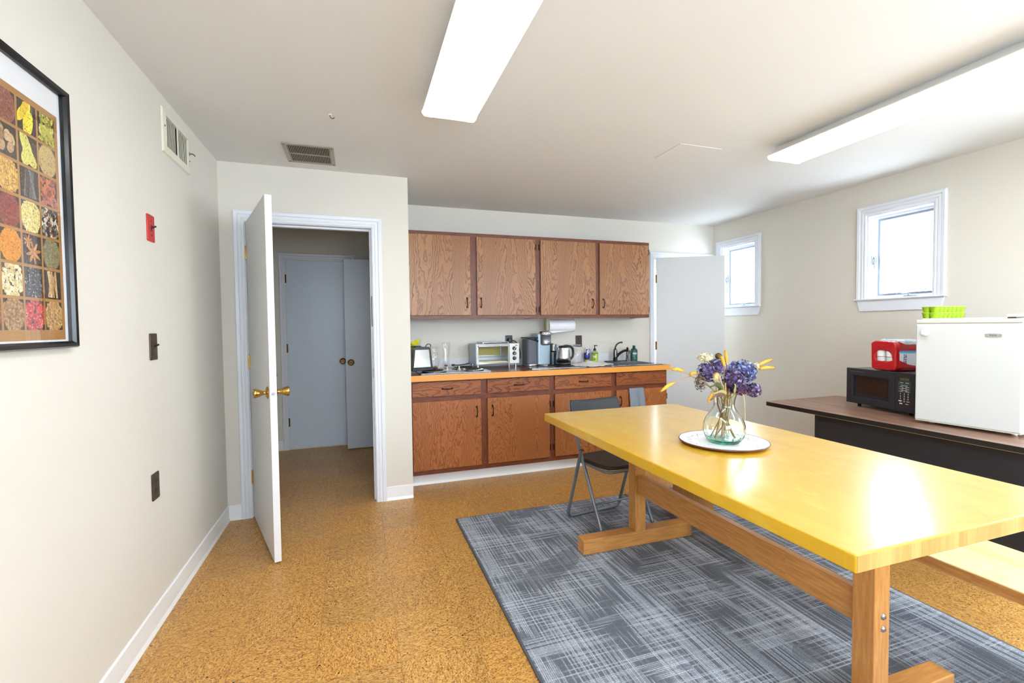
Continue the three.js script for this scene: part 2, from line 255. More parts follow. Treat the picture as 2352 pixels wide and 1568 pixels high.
doorTrim(2, 'white frame of the half open door beside the cabinets', 3.970, 4.702, 2.03, KW, 1, 0.12, 0.052, 0.062);
const tr3 = struct('trim_3', null, null, 'white frame of the closed door at the end of the hall', 'door frame');
part(tr3, 'casing', moulding([0.148, 0, -1.87], [0.148, 2.034, -1.87], [-1, 0, 0], [0, 0, 1], casingProfile(0.056), 0, 1), M.trim);
part(tr3, 'casing', moulding([0.79, 0, -1.87], [0.79, 2.034, -1.87], [1, 0, 0], [0, 0, 1], casingProfile(0.056), 0, 1), M.trim);
part(tr3, 'casing', moulding([0.148, 2.034, -1.87], [0.79, 2.034, -1.87], [0, 1, 0], [0, 0, 1], casingProfile(0.07), 1, 1), M.trim);

// baseboards
const baseProfile = [[0, 0], [0, 0.016], [0.012, 0.012], [0.02, 0.009], [0.098, 0.008], [0.102, 0.004], [0.102, 0]];
const baseRun = (A, B, w) => moulding(A, B, [0, 1, 0], w, baseProfile, 0, 0);
{ const b = struct('baseboard_left', null, null, 'white vinyl baseboard along the left wall', 'baseboard'); for (const [z0, z1] of [[0, 1.214], [1.2155, 3.65], [3.6515, ZB]]) part(b, 'baseboard_length', baseRun([0, 0, z0], [0, 0, z1], [1, 0, 0]), M.base); }
struct('baseboard_door_wall', [baseRun([0.008, 0, 0], [0.085, 0, 0], [0, 0, 1]), baseRun([1.047, 0, 0], [W1, 0, 0], [0, 0, 1])], M.base, 'white baseboard pieces either side of the hall doorway', 'baseboard');
struct('baseboard_right', baseRun([R, 0, KW], [R, 0, ZB], [-1, 0, 0]), M.base, 'white baseboard along the right wall', 'baseboard');
struct('baseboard_hall', baseRun([0.0, 0, -1.87], [0.09, 0, -1.87], [0, 0, 1]), M.base, 'short white baseboard beside the hall door', 'baseboard');
struct('baseboard_cabinets', [span(W1, 3.694, 0, 0.098, -0.281, -0.265), baseRun([W1, 0, -0.265], [3.694, 0, -0.265], [0, 0, 1])], M.base, 'white toe board under the base cabinets', 'baseboard');

// doors
const knobProfile = [[0, 0], [0.034, 0], [0.034, 0.004], [0.028, 0.008], [0.014, 0.011], [0.011, 0.014], [0.0105, 0.022], [0.014, 0.026], [0.0135, 0.030], [0.016, 0.034], [0.021, 0.044], [0.0255, 0.060], [0.027, 0.068], [0.024, 0.071], [0.012, 0.0715], [0.010, 0.069], [0, 0.069]];
const knobGeo = lathe(knobProfile, 28).rotateX(PI / 2), hingeGeo = merge([cyl(0.006, 0.006, 0.092, 10), box(0.03, 0.088, 0.003, 0.016, 0, -0.002), box(0.03, 0.088, 0.003, -0.016, 0, -0.002)]);
const smallHinge = merge([cyl(0.006, 0.006, 0.092, 10), box(0.012, 0.088, 0.003, 0.007, 0, -0.002)]);
function doorLeaf(n, label, [x, z], turn, width, top, material, hinges, knobAt, hingeSide = 0) {
  const d = struct('door_' + n, null, null, label, 'door'); d.position.set(x, 0, z); d.rotation.y = turn;
  part(d, 'leaf', rbox(width, top - 0.012, 0.036, width / 2, (top + 0.012) / 2, -0.018, 0.0025), material);
  for (const y of hinges) part(d, 'hinge', n === 1 ? hingeGeo : smallHinge, n === 1 ? M.brass : M.oldBrass, [hingeSide, y, 0.004]);
  if (knobAt) { part(d, 'knob', knobGeo, n === 1 ? M.brass : M.oldBrass, [knobAt[0], knobAt[1], 0], null, 'brass tulip knob'); part(d, 'knob', knobGeo, n === 1 ? M.brass : M.oldBrass, [knobAt[0], knobAt[1], -0.036], [0, PI, 0], 'brass tulip knob'); }
  return d;
}
const d1 = doorLeaf(1, 'white flush door standing open into the room with brass knobs', [0.158, 0.004], -72.4 * PI / 180, 0.808, 2.026, M.door, [1.82, 1.08, 0.285], [0.745, 0.948], 0);
part(d1, 'latch_plate', rbox(0.003, 0.057, 0.026, 0.8085, 0.948, -0.018, 0.001), M.trim); part(d1, 'latch_bolt', cyl(0.0085, 0.0085, 0.012, 16).rotateZ(PI / 2), M.steel, [0.812, 0.948, -0.018]);
part(d1, 'thumb_turn', lathe([[0, 0], [0.014, 0], [0.014, 0.006], [0.006, 0.009], [0.006, 0.016], [0, 0.017]], 16).rotateX(-PI / 2), M.steel, [0.745, 1.04, -0.036]);
doorLeaf(2, 'white flush door half open in front of the far window', [3.986, -0.752], -30.9 * PI / 180, 0.700, 2.03, M.door, [1.80, 1.07, 0.3], [0.638, 0.955], -0.006);
doorLeaf(3, 'closed white door at the end of the hall', [0.150, -1.868], 0, 0.636, 2.028, M.hallDoor, [1.833, 1.092, 0.297], [0.556, 0.937], -0.002);
doorLeaf(4, 'white door leaf standing open inside the hall', [1.462, -1.672], PI, 0.722, 2.03, M.hallDoor, [], null);
{ const d4 = scene.getObjectByName('door_4'); for (const s of [0, 1]) part(d4, 'knob', knobGeo, M.oldBrass, [0.668, 0.935, s ? -0.036 : 0], s ? [0, PI, 0] : null, 'brass knob'); }

// windows of the right wall, casement sashes with crank and latch
winZ.forEach((zc, i) => {
  const w = struct('window_' + (i + 1), null, null, ['small window of the next room seen past the door', 'small casement window partly behind the half open door', 'small casement window above the microwave'][i], 'window');
  const z0 = zc - 0.232, z1 = zc + 0.232, y0 = 1.488, y1 = 2.154, lin = 0.012, o = [-1, 0, 0];
  part(w, 'reveal', [span(R, R + 0.16, y0, y1, z0, z0 + lin), span(R, R + 0.16, y0, y1, z1 - lin, z1), span(R, R + 0.16, y1 - lin, y1, z0 + lin, z1 - lin), span(R, R + 0.16, y0 - 0.014, y0, z0, z1)], M.trim);
  const fx = R + 0.075; part(w, 'frame', [span(fx, fx + 0.03, y0, y1 - lin, z0 + lin, z0 + lin + 0.02), span(fx, fx + 0.03, y0, y1 - lin, z1 - lin - 0.02, z1 - lin), span(fx, fx + 0.03, y1 - lin - 0.02, y1 - lin, z0 + lin + 0.02, z1 - lin - 0.02), span(fx, fx + 0.03, y0, y0 + 0.022, z0 + lin + 0.02, z1 - lin - 0.02)], M.trim);
  const a0 = z0 + lin + 0.02, a1 = z1 - lin - 0.02, b0 = y0 + 0.022, b1 = y1 - lin - 0.02, s = 0.016, sx = fx + 0.008;
  part(w, 'sash', [span(sx, sx + 0.026, b0, b1, a0, a0 + s), span(sx, sx + 0.026, b0, b1, a1 - s, a1), span(sx, sx + 0.026, b1 - s, b1, a0 + s, a1 - s), span(sx, sx + 0.026, b0, b0 + s, a0 + s, a1 - s)], M.alu, null, null, 'grey metal sash');
  part(w, 'pane', span(sx + 0.012, sx + 0.0125, b0 + s * 0.5, b1 - s * 0.5, a0 + s * 0.5, a1 - s * 0.5), M.pane);
  part(w, 'casing', moulding([R, y0, z0], [R, y1, z0], [0, 0, -1], o, casingProfile(0.071), 0, 1), M.trim);
  part(w, 'casing', moulding([R, y0, z1], [R, y1, z1], [0, 0, 1], o, casingProfile(0.071), 0, 1), M.trim);
  part(w, 'casing', moulding([R, y1, z0], [R, y1, z1], [0, 1, 0], o, casingProfile(0.071), 1, 1), M.trim);
  part(w, 'stool', rbox(0.036, 0.014, 0.622, R - 0.016, 1.481, zc, 0.005, 2), M.trim);
  part(w, 'apron', extrude(shapeOf([[-0.3, 0], [0.3, 0], [0.276, -0.086], [-0.276, -0.086]]), 0.014, 0.002).rotateY(-PI / 2).translate(R, 1.474, zc), M.trim);
  const cr = part(w, 'crank', [rbox(0.03, 0.012, 0.09, 0, 0.006, 0, 0.003), cyl(0.008, 0.01, 0.014, 12, -0.004, 0.018, -0.01)], M.alu, [R + 0.045, y0, zc + 0.06]);
  part(cr, 'crank_handle', tube([[-0.004, 0.026, -0.01], [-0.008, 0.026, -0.05], [-0.008, 0.034, -0.075], [-0.008, 0.03, -0.1]], 0.0045, 16, 8), M.alu);
  const la = part(w, 'latch', rbox(0.036, 0.075, 0.006, 0, 0, 0.003, 0.002), M.alu, [R + 0.052, 1.80, z0 + lin]);
  part(la, 'latch_lever', tube([[0.004, 0.02, 0.008], [-0.004, 0.0, 0.016], [0.0, -0.03, 0.012], [-0.008, -0.066, 0.02]], 0.0045, 14, 8), M.alu);
});
{                                                                     // tall window beyond the right edge of the picture, which lights the rug and the left wall
  const w = struct('window_4', null, null, 'tall window in the right wall beyond the refrigerator', 'window'), [a, b, y0, y1] = sideGlass, c = (a + b) / 2, f = 0.035, o = [-1, 0, 0];
  part(w, 'reveal', [span(R, R + 0.16, y0, y1, a, a + 0.012), span(R, R + 0.16, y0, y1, b - 0.012, b), span(R, R + 0.16, y1 - 0.012, y1, a + 0.012, b - 0.012), span(R, R + 0.16, y0, y0 + 0.012, a + 0.012, b - 0.012)], M.trim);
  for (const [p, q] of [[a + 0.012, c], [c, b - 0.012]]) { part(w, 'sash', [span(R + 0.08, R + 0.11, y0 + 0.012, y1 - 0.012, p, p + f), span(R + 0.08, R + 0.11, y0 + 0.012, y1 - 0.012, q - f, q), span(R + 0.08, R + 0.11, y0 + 0.012, y0 + 0.012 + f, p + f, q - f), span(R + 0.08, R + 0.11, y1 - 0.012 - f, y1 - 0.012, p + f, q - f)], M.trim); part(w, 'pane', span(R + 0.094, R + 0.0945, y0 + 0.03, y1 - 0.03, p + f * 0.5, q - f * 0.5), M.pane); }
  for (const g of [moulding([R, y0, a], [R, y1, a], [0, 0, -1], o, casingProfile(0.071)), moulding([R, y0, b], [R, y1, b], [0, 0, 1], o, casingProfile(0.071)), moulding([R, y1, a], [R, y1, b], [0, 1, 0], o, casingProfile(0.071)), moulding([R, y0, a], [R, y0, b], [0, -1, 0], o, casingProfile(0.071))]) part(w, 'casing', g, M.trim);
}
backWin.forEach(([a, b], i) => {                                     // wide windows behind the camera, seen as sheen on the doors and cabinets
  const w = struct('window_' + (5 + i), null, null, ['wide window behind the camera on the left', 'wide window behind the camera on the right'][i], 'window'), z = ZB, o = [0, 0, -1], c = (a + b) / 2, f = 0.03;
  part(w, 'reveal', [span(a, a + 0.012, BY0, BY1, z, z + 0.12), span(b - 0.012, b, BY0, BY1, z, z + 0.12), span(a + 0.012, b - 0.012, BY1 - 0.012, BY1, z, z + 0.12), span(a + 0.012, b - 0.012, BY0, BY0 + 0.012, z, z + 0.12)], M.trim);
  for (const [p, q] of [[a + 0.012, c], [c, b - 0.012]]) { part(w, 'sash', [span(p, p + f, BY0 + 0.012, BY1 - 0.012, z + 0.06, z + 0.09), span(q - f, q, BY0 + 0.012, BY1 - 0.012, z + 0.06, z + 0.09), span(p + f, q - f, BY0 + 0.012, BY0 + 0.012 + f, z + 0.06, z + 0.09), span(p + f, q - f, BY1 - 0.012 - f, BY1 - 0.012, z + 0.06, z + 0.09)], M.trim); part(w, 'pane', span(p + f * 0.5, q - f * 0.5, BY0 + 0.03, BY1 - 0.03, z + 0.074, z + 0.0745), M.pane); }
  part(w, 'casing', moulding([a, BY0, z], [a, BY1, z], [-1, 0, 0], o, casingProfile(0.071), 1, 1), M.trim); part(w, 'casing', moulding([b, BY0, z], [b, BY1, z], [1, 0, 0], o, casingProfile(0.071), 1, 1), M.trim);
  part(w, 'casing', moulding([a, BY1, z], [b, BY1, z], [0, 1, 0], o, casingProfile(0.071), 1, 1), M.trim); part(w, 'casing', moulding([a, BY0, z], [b, BY0, z], [0, -1, 0], o, casingProfile(0.071), 1, 1), M.trim);
});
{ const w = struct('window_7', null, null, 'wide window of the next room', 'window'); part(w, 'frame', [span(3.45, 3.49, 0.9, 2.1, -3.08, -3.03), span(4.51, 4.55, 0.9, 2.1, -3.08, -3.03), span(3.49, 4.51, 0.9, 0.94, -3.08, -3.03), span(3.49, 4.51, 2.06, 2.1, -3.08, -3.03)], M.trim); part(w, 'pane', span(3.48, 4.52, 0.93, 2.07, -3.056, -3.0555), M.pane); }
struct('trim_4', grain(span(2.79, 3.105, H - 0.0022, H + 0.001, 0.885, 1.150), 'x', 0.6), M.ceiling, 'faint square patch panel painted into the ceiling', 'ceiling patch');

// fluorescent ceiling fixtures, each with its own area light
function ceilingLamp(label, xc, z0, L) {
  const t = thing('fluorescent_light', label, 'ceiling light', [xc, H, z0], 0, 'fluorescent ceiling lights');
  const long = (pts, l = L) => extrude(shapeOf(pts), l).translate(0, 0, 0);
  part(t, 'housing', long([[-0.055, 0], [-0.125, -0.062], [-0.131, -0.062], [-0.131, -0.068], [0.131, -0.068], [0.131, -0.062], [0.125, -0.062], [0.055, 0]]), M.white);
  const glow = mat('#ffffff', 0.5, { emissive: new THREE.Color(1, 1, 0.985), emissiveIntensity: LAMP_GLOW });
  part(t, 'lens', long([[-0.133, -0.0681], [-0.133, -0.075], [-0.122, -0.088], [-0.06, -0.092], [0.06, -0.092], [0.122, -0.088], [0.133, -0.075], [0.133, -0.0681]], L - 0.03).translate(0, 0, 0.015), glow);
  const cap = [[-0.136, -0.0685], [-0.136, -0.077], [-0.124, -0.091], [-0.09, -0.0935], [-0.086, -0.0915], [0.086, -0.0915], [0.09, -0.0935], [0.124, -0.091], [0.136, -0.077], [0.136, -0.0685]];
  for (const z of [0, L - 0.0145]) part(t, 'end_cap', extrude(shapeOf(cap), 0.0145).translate(0, 0, z), glow);
  const l = new THREE.RectAreaLight(new THREE.Color(0.97, 1, 1), LAMP_LIGHT, 0.23, L - 0.06); l.name = 'lamp_light'; l.position.set(0, -0.097, L / 2); l.rotation.x = -PI / 2; t.add(l);
  return t;
}
ceilingLamp('long glowing ceiling light nearest the hall doorway', 1.318, 1.262, 2.44);
ceilingLamp('long glowing ceiling light along the wall with windows', 3.478, 1.285, 2.44);

// things fixed to the walls and ceiling
{
  const t = thing('wall_vent', 'cream metal air vent high on the left wall', 'vent', [0, 2.258, 0.753], PI / 2);
  const w = 0.375, h = 0.213, f = 0.034, pr = [[0, 0.004], [0, 0.012], [f - 0.004, 0.008], [f, 0.001], [f, 0.001]], a = w / 2 - f, b = h / 2 - f, o = [0, 0, 1], m = mat('#dcd9c8', 0.45);
  part(t, 'frame', [moulding([-a, -b, 0], [-a, b, 0], [-1, 0, 0], o, pr), moulding([a, -b, 0], [a, b, 0], [1, 0, 0], o, pr), moulding([-a, b, 0], [a, b, 0], [0, 1, 0], o, pr), moulding([-a, -b, 0], [a, -b, 0], [0, -1, 0], o, pr)], m);
  part(t, 'duct_opening', box(2 * a, 2 * b, 0.002, 0, 0, 0.0012), M.rubber);
  for (let i = 0; i < 20; i++) { const x = -a + (i + 0.5) * 2 * a / 20; if (Math.abs(i - 9.5) < 1) continue; part(t, 'blade', box(0.0068, 2 * b, 0.0012, 0, 0, 0), m, [x, 0, 0.0055], [0, 0.12, 0]); }
  part(t, 'centre_bar', box(0.014, 2 * b, 0.004, 0, 0, 0.010), m);
  part(t, 'lever', [tube([[0, 0, 0], [0.004, 0.002, 0.016], [0.012, -0.006, 0.024]], 0.003, 10, 6), box(0.006, 0.02, 0.003)], M.oldBrass, [w / 2 - 0.014, 0.005, 0.01]);
  for (const [x, y] of [[-w / 2 + 0.02, 0.02], [w / 2 - 0.014, -0.035]]) part(t, 'screw', cyl(0.004, 0.004, 0.003, 10).rotateX(PI / 2), M.oldBrass, [x, y, 0.0105]);
}
{
  const t = thing('ceiling_vent', 'grey metal air grille on the ceiling near the doorway', 'vent', [0.598, H, 0.30]), w = 0.296, d = 0.338, m = mat('#a59d90', 0.45, { metalness: 0.4 });
  const a = w / 2 - 0.026, b = d / 2 - 0.026;
  part(t, 'frame', [span(-w / 2, -a, -0.006, 0, -d / 2, d / 2), span(a, w / 2, -0.006, 0, -d / 2, d / 2), span(-a, a, -0.006, 0, -d / 2, -b), span(-a, a, -0.006, 0, b, d / 2)], m);
  part(t, 'duct_opening', span(-a, a, -0.0012, -0.0002, -b, b), M.rubber);
  for (const s of [-1, 1]) for (let i = 0; i < 25; i++) part(t, 'blade', box(0.0035, 0.004, b - 0.006), m, [-a + (i + 0.5) * 2 * a / 25, -0.004, s * (b / 2 + 0.003)]);
  part(t, 'cross_bar', box(2 * a, 0.004, 0.012, 0, -0.004, 0), m);
  for (const [x, z] of [[-1, -1], [1, -1], [-1, 1], [1, 1]]) part(t, 'screw', cyl(0.004, 0.004, 0.002, 10), M.oldBrass, [x * (w / 2 - 0.013), -0.007, z * (d / 2 - 0.02)]);
}
{
  const t = thing('ceiling_hook', 'tiny hook screwed into the ceiling above the doorway', 'hook', [0.75, H, 0.931]);
  part(t, 'plate', cyl(0.009, 0.009, 0.003, 14, 0, -0.0015, 0), M.white); part(t, 'hook_wire', tube([[0, 0, 0], [0, -0.012, 0], [0.012, -0.02, 0], [0.022, -0.012, 0]], 0.002, 14, 6), M.bronze);
}
const plateGeo = extrude(roundRect(0.074, 0.118, 0.006), 0.006, 0.0028, 2);
function switchPlate(label, pos, turn, m, lever) {
  const t = thing('switch_plate', label, 'light switch', pos, turn);
  part(t, 'plate', plateGeo, m); part(t, 'slot', rbox(0.011, 0.026, 0.003, 0, 0, 0.0056, 0.001), M.black);
  part(t, 'toggle', taper([[0, 0, 0.004], [0, 0.005, 0.014], [0, 0.009, 0.024]], (q) => 0.0048 - 0.001 * q, 6, 8), lever);
  for (const y of [-0.031, 0.031]) part(t, 'screw', cyl(0.0035, 0.0035, 0.002, 10).rotateX(PI / 2), lever, [0, y, 0.0062]);
  return t;
}
switchPlate('bright red switch plate with black toggle on the left wall', [0, 1.752, 1.108], PI / 2, M.red, M.black);
switchPlate('dark brown switch plate below the red one on the left wall', [0, 1.228, 1.124], PI / 2, M.brownPlate, M.black);
function outlet(label, pos, turn, m) {
  const t = thing('wall_outlet', label, 'outlet', pos, turn);
  part(t, 'plate', plateGeo, m);
  for (const y of [-0.02, 0.02]) { const f = part(t, 'receptacle', extrude(roundRect(0.033, 0.027, 0.01), 0.003, 0.001), m, [0, y, 0.0045]); part(f, 'slots', [box(0.0025, 0.009, 0.001, -0.0065, 0.003, 0.0031), box(0.0025, 0.007, 0.001, 0.0065, 0.003, 0.0031), cyl(0.0025, 0.0025, 0.001, 8).rotateX(PI / 2).translate(0, -0.007, 0.0031)], M.rubber); }
  part(t, 'screw', cyl(0.003, 0.003, 0.002, 8).rotateX(PI / 2), m, [0, 0, 0.0062]);
  return t;
}
outlet('dark brown outlet low on the left wall', [0, 0.615, 1.155], PI / 2, M.brownPlate);
outlet('dark outlet on the kitchen wall behind the toaster oven', [2.282, 1.152, KW], 0, M.darkPlate);
outlet('brown outlet on the kitchen wall above the dish soap', [3.047, 1.138, KW], 0, M.brownPlate);

// framed poster of spices: flat print behind glass
{
  const W = 0.60, Hh = 0.79, t = thing('framed_poster', 'black framed poster of spices in a wooden grid on the left wall', 'picture', [0, 1.645, 1.744 + W / 2], PI / 2);
  const a = W / 2 - 0.02, b = Hh / 2 - 0.02, pr = [[0, 0], [0, 0.016], [0.006, 0.024], [0.016, 0.026], [0.02, 0.02], [0.02, 0]], o = [0, 0, 1];
  const fr = mat('#0c0e12', 0.2);
  for (const g of [moulding([-a, -b, 0], [-a, b, 0], [-1, 0, 0], o, pr), moulding([a, -b, 0], [a, b, 0], [1, 0, 0], o, pr), moulding([-a, b, 0], [a, b, 0], [0, 1, 0], o, pr), moulding([-a, -b, 0], [a, -b, 0], [0, -1, 0], o, pr)]) part(t, 'frame_side', g, fr);
  part(t, 'mat_board', box(2 * a + 0.004, 2 * b + 0.004, 0.002, 0, 0, 0.005), mat('#e8eaee', 0.7));
  const print = drawn(1024, 1280, (g, PW, PH) => {
    const r = rngOf(41); g.fillStyle = '#a8793f'; g.fillRect(0, 0, PW, PH);
    for (let i = 0; i < 500; i++) { g.fillStyle = `rgba(${r() < 0.5 ? '140,96,44' : '196,150,92'},0.25)`; g.fillRect(r() * PW, r() * PH, 60 + r() * 120, 2 + r() * 3); }
    const cols = 6, rows = 7, mx = 20, mt = 26, mb = 48, cw = (PW - 2 * mx) / cols, ch = (PH - mt - mb) / rows;
    const dots = (x, y, n, s, cs, squash = 0.75) => { for (let i = 0; i < n; i++) { const q = Math.sqrt(r()) * 0.98, a = r() * 7; g.fillStyle = cs[Math.floor(r() * cs.length)]; g.beginPath(); g.ellipse(x + cw / 2 + Math.cos(a) * q * cw * 0.5, y + ch / 2 + Math.sin(a) * q * ch * 0.52, s * (0.7 + r() * 0.6), s * squash * (0.7 + r() * 0.6), r() * 3, 0, 7); g.fill(); } };
    const blob = (x, y, c) => { g.fillStyle = c; g.beginPath(); g.ellipse(x + cw / 2, y + ch / 2, cw * 0.47, ch * 0.5, 0, 0, 7); g.fill(); };
    const kinds = {
      powder: (x, y, a, b) => { blob(x, y, a); dots(x, y, 900, 3, [a, b]); }, seeds: (x, y, ...c) => { blob(x, y, c[0]); dots(x, y, 420, 7, c); }, berries: (x, y, ...c) => { dots(x, y, 150, 12, c, 0.95); dots(x, y, 50, 4, ['rgba(255,255,255,0.5)'], 1); },
      pods: (x, y, ...c) => { for (let i = 0; i < 60; i++) { g.save(); g.translate(x + cw * (0.12 + r() * 0.76), y + ch * (0.1 + r() * 0.8)); g.rotate(r() * 3); g.fillStyle = c[Math.floor(r() * c.length)]; g.beginPath(); g.ellipse(0, 0, 22, 10, 0, 0, 7); g.fill(); g.restore(); } },
      sticks: (x, y, ...c) => { for (let i = 0; i < 11; i++) { g.save(); g.translate(x + cw * (0.3 + r() * 0.4), y + ch * 0.5); g.rotate((r() - 0.5) * 0.7); g.fillStyle = c[i % c.length]; g.fillRect(-7, -ch * 0.44, 14, ch * 0.85); g.restore(); } },
      turmeric: (x, y) => { for (let i = 0; i < 6; i++) { g.save(); g.translate(x + cw * (0.25 + r() * 0.5), y + ch * (0.3 + r() * 0.45)); g.rotate((r() - 0.5) * 1.6); g.fillStyle = ['#f2d51c', '#e2bf12', '#f6e23c'][i % 3]; g.beginPath(); g.ellipse(0, 0, 24, 62, 0, 0, 7); g.fill(); g.restore(); } },
      leaf: (x, y) => { for (const [dx, dy, a, l] of [[0.42, 0.36, -0.5, 80], [0.58, 0.66, -0.9, 66], [0.4, 0.7, 0.5, 50]]) { g.save(); g.translate(x + cw * dx, y + ch * dy); g.rotate(a); g.fillStyle = '#d8d168'; g.beginPath(); g.ellipse(0, 0, 36, l, 0, 0, 7); g.fill(); g.strokeStyle = '#b8b048'; g.lineWidth = 3; g.beginPath(); g.moveTo(0, -l); g.lineTo(0, l); g.stroke(); g.restore(); } },
      anise: (x, y) => { for (const [dx, dy, s] of [[0.3, 0.26, 0.6], [0.55, 0.58, 1]]) for (let k = 0; k < 8; k++) { g.save(); g.translate(x + cw * dx, y + ch * dy); g.rotate(k * PI / 4 + dx); g.fillStyle = k % 2 ? '#b5722f' : '#c98c48'; g.beginPath(); g.ellipse(0, -30 * s, 9 * s, 32 * s, 0, 0, 7); g.fill(); g.restore(); } },
      nuts: (x, y) => { for (let i = 0; i < 7; i++) { g.fillStyle = ['#b89468', '#8d6a46', '#caa981'][i % 3]; g.beginPath(); g.ellipse(x + cw * (0.22 + r() * 0.56), y + ch * (0.22 + r() * 0.56), 30, 24, r() * 3, 0, 7); g.fill(); } },
    };
    const P = [['powder', '#8a4a3a', '#6d3428'], ['turmeric'], ['pods', '#b9b13c', '#8f8f2a', '#d2cc66']], Q = [['nuts'], ['leaf'], ['powder', '#c4aa6a', '#b0935a']], S3 = [['seeds', '#cf9f45', '#e0b860', '#b8863a'], ['sticks', '#5c5b5e', '#77767a', '#48474b'], ['pods', '#b5593a', '#c87448', '#8f3f28']], S4 = [['powder', '#7d2626', '#9a3a34'], ['seeds', '#dccb78', '#cbb55e', '#e8dc98'], ['berries', '#d8d2c0', '#3c3230', '#7c2c28', '#8d8c6a', '#28211f']], S5 = [['powder', '#e09018', '#c97a10'], ['anise'], ['powder', '#8f8660', '#6f6a4a']], S6 = [['berries', '#e0cf9a', '#cdb678', '#eee2b8'], ['berries', '#33323a', '#4d4c56', '#222128'], ['sticks', '#d2ae78', '#b98f58', '#e0c492']], S7 = [['seeds', '#9a7450', '#b8936c', '#7d5a3a'], ['berries', '#c0302c', '#d84a44', '#9c1f20'], ['seeds', '#c09458', '#d6b27c', '#9b7340']];
    const table = [P, Q, S3, S4, S5, S6, S7];
    for (let c = 0; c < cols; c++) for (let k = 0; k < rows; k++) {
      const x = mx + c * cw, y = mt + k * ch; g.fillStyle = '#2c2019'; g.fillRect(x + 8, y + 8, cw - 16, ch - 16);
      g.save(); g.beginPath(); g.rect(x + 8, y + 8, cw - 16, ch - 16); g.clip();
      const [kind, ...cs] = c >= 3 ? table[k][c - 3] : table[(k + 2 + c) % 7][(c + 1) % 3]; kinds[kind](x, y, ...cs); for (let i = 0; i < 260; i++) { g.fillStyle = r() < 0.5 ? 'rgba(30,18,10,0.22)' : 'rgba(255,240,205,0.18)'; g.beginPath(); g.ellipse(x + r() * cw, y + r() * ch, 2 + r() * 5, 1.5 + r() * 3, r() * 3, 0, 7); g.fill(); } g.restore();
    }
  });
  const pw = 2 * a - 0.03, ph = 2 * b - 0.075, pg = new THREE.PlaneGeometry(pw, ph);
  part(t, 'print', pg, mat('#ffffff', 0.6, { map: print }), [0, -0.032, 0.0063]);
  part(t, 'glass', box(2 * a + 0.004, 2 * b + 0.004, 0.001, 0, 0, 0.0115), M.pane);
}
// ------------------------------------------------------------------ kitchen cabinets
const pullGeo = (() => { const g = [taper([[0, -0.04, 0], [0, -0.032, 0.016], [0, -0.018, 0.021], [0, 0.018, 0.021], [0, 0.032, 0.016], [0, 0.04, 0]], (q) => 0.0042, 20, 8), cyl(0.0075, 0.009, 0.004, 12).rotateX(PI / 2).translate(0, -0.04, 0.002), cyl(0.0075, 0.009, 0.004, 12).rotateX(PI / 2).translate(0, 0.04, 0.002)]; return merge(g); })();
const cabHinge = merge([rbox(0.012, 0.052, 0.006, 0, 0, 0.003, 0.002), cyl(0.0045, 0.0045, 0.056, 8, 0, 0, 0.006)]);
let veneer = 0;
function front(parent, name, x0, x1, y0, y1, z, m, axis, S, seed) {   // overlay door or drawer front, bevelled
  const g = rbox(x1 - x0, y1 - y0, 0.018, 0, 0, 0.009, 0.003); veneer++;
  return part(parent, name, grain(g, axis, S, axis === 'y' ? 0.26 + 0.48 * hash(veneer, seed) : 0.08 + 0.84 * hash(veneer, seed), axis === 'y' ? 0.3 + 0.4 * hash(veneer, seed + 1) : 0.26 + 0.48 * hash(veneer, seed + 1)), m, [(x0 + x1) / 2, (y0 + y1) / 2, z]);
}
const wood = (g, axis, k = 0) => grain(g, axis, 0.5, hash(k, 8), hash(k, 9));
function upperCabinet(label, x0, x1, doors) {
  const y0 = 1.3717, y1 = 2.1287, zb = KW, zf = -0.456, t = thing('wall_cabinet', label, 'cabinet', [0, 0, 0]);
  part(t, 'carcass', wood(merge([span(x0, x0 + 0.018, y0, y1, zb, zf - 0.02), span(x1 - 0.018, x1, y0, y1, zb, zf - 0.02), span(x0 + 0.018, x1 - 0.018, y0 + 0.012, y0 + 0.03, zb, zf - 0.02), span(x0 + 0.018, x1 - 0.018, y1 - 0.018, y1, zb, zf - 0.02), span(x0 + 0.018, x1 - 0.018, y0 + 0.03, y1 - 0.018, zb, zb + 0.006), span(x0 + 0.018, x1 - 0.018, 1.74, 1.758, zb + 0.006, zf - 0.03)]), 'x'), M.frame);
  const mid = (doors[0][1] + doors[1][0]) / 2;
  for (const [a, b, k] of [[x0, x0 + 0.042, 1], [x1 - 0.042, x1, 2], [mid - 0.036, mid + 0.036, 3]]) part(t, 'stile', wood(span(a, b, y0, y1, zf - 0.02, zf), 'y', k + x0), M.frame);
  for (const [c, d, k] of [[y0, y0 + 0.042, 4], [y1 - 0.046, y1, 5]]) part(t, 'rail', wood(span(x0 + 0.042, x1 - 0.042, c, d, zf - 0.0198, zf + 0.0004), 'x', k + x0), M.frame);
  doors.forEach(([a, b, hx, hs], i) => {
    const d = front(t, 'door', a, b, 1.402, 2.097, zf + 0.0005, M.oakU, 'y', 1.2, 60);
    part(d, 'handle', pullGeo, M.bronze, [hx - (a + b) / 2, 1.513 - (1.402 + 2.097) / 2, 0.018]);
    for (const y of [1.455, 2.03]) part(d, 'hinge', cabHinge, M.bronze, [(hs < 0 ? a - 0.009 : b + 0.009) - (a + b) / 2, y - (1.402 + 2.097) / 2, 0.001]);
  });
}
upperCabinet('oak wall cabinet pair of doors nearest the hall doorway', W1 + 0.001, 2.4645, [[1.268, 1.823, 1.789, -1], [1.881, 2.441, 1.916, 1]]);
upperCabinet('oak wall cabinet pair of doors above the sink and paper towel', 2.4655, 3.6848, [[2.492, 3.068, 3.031, -1], [3.111, 3.670, 3.150, 1]]);
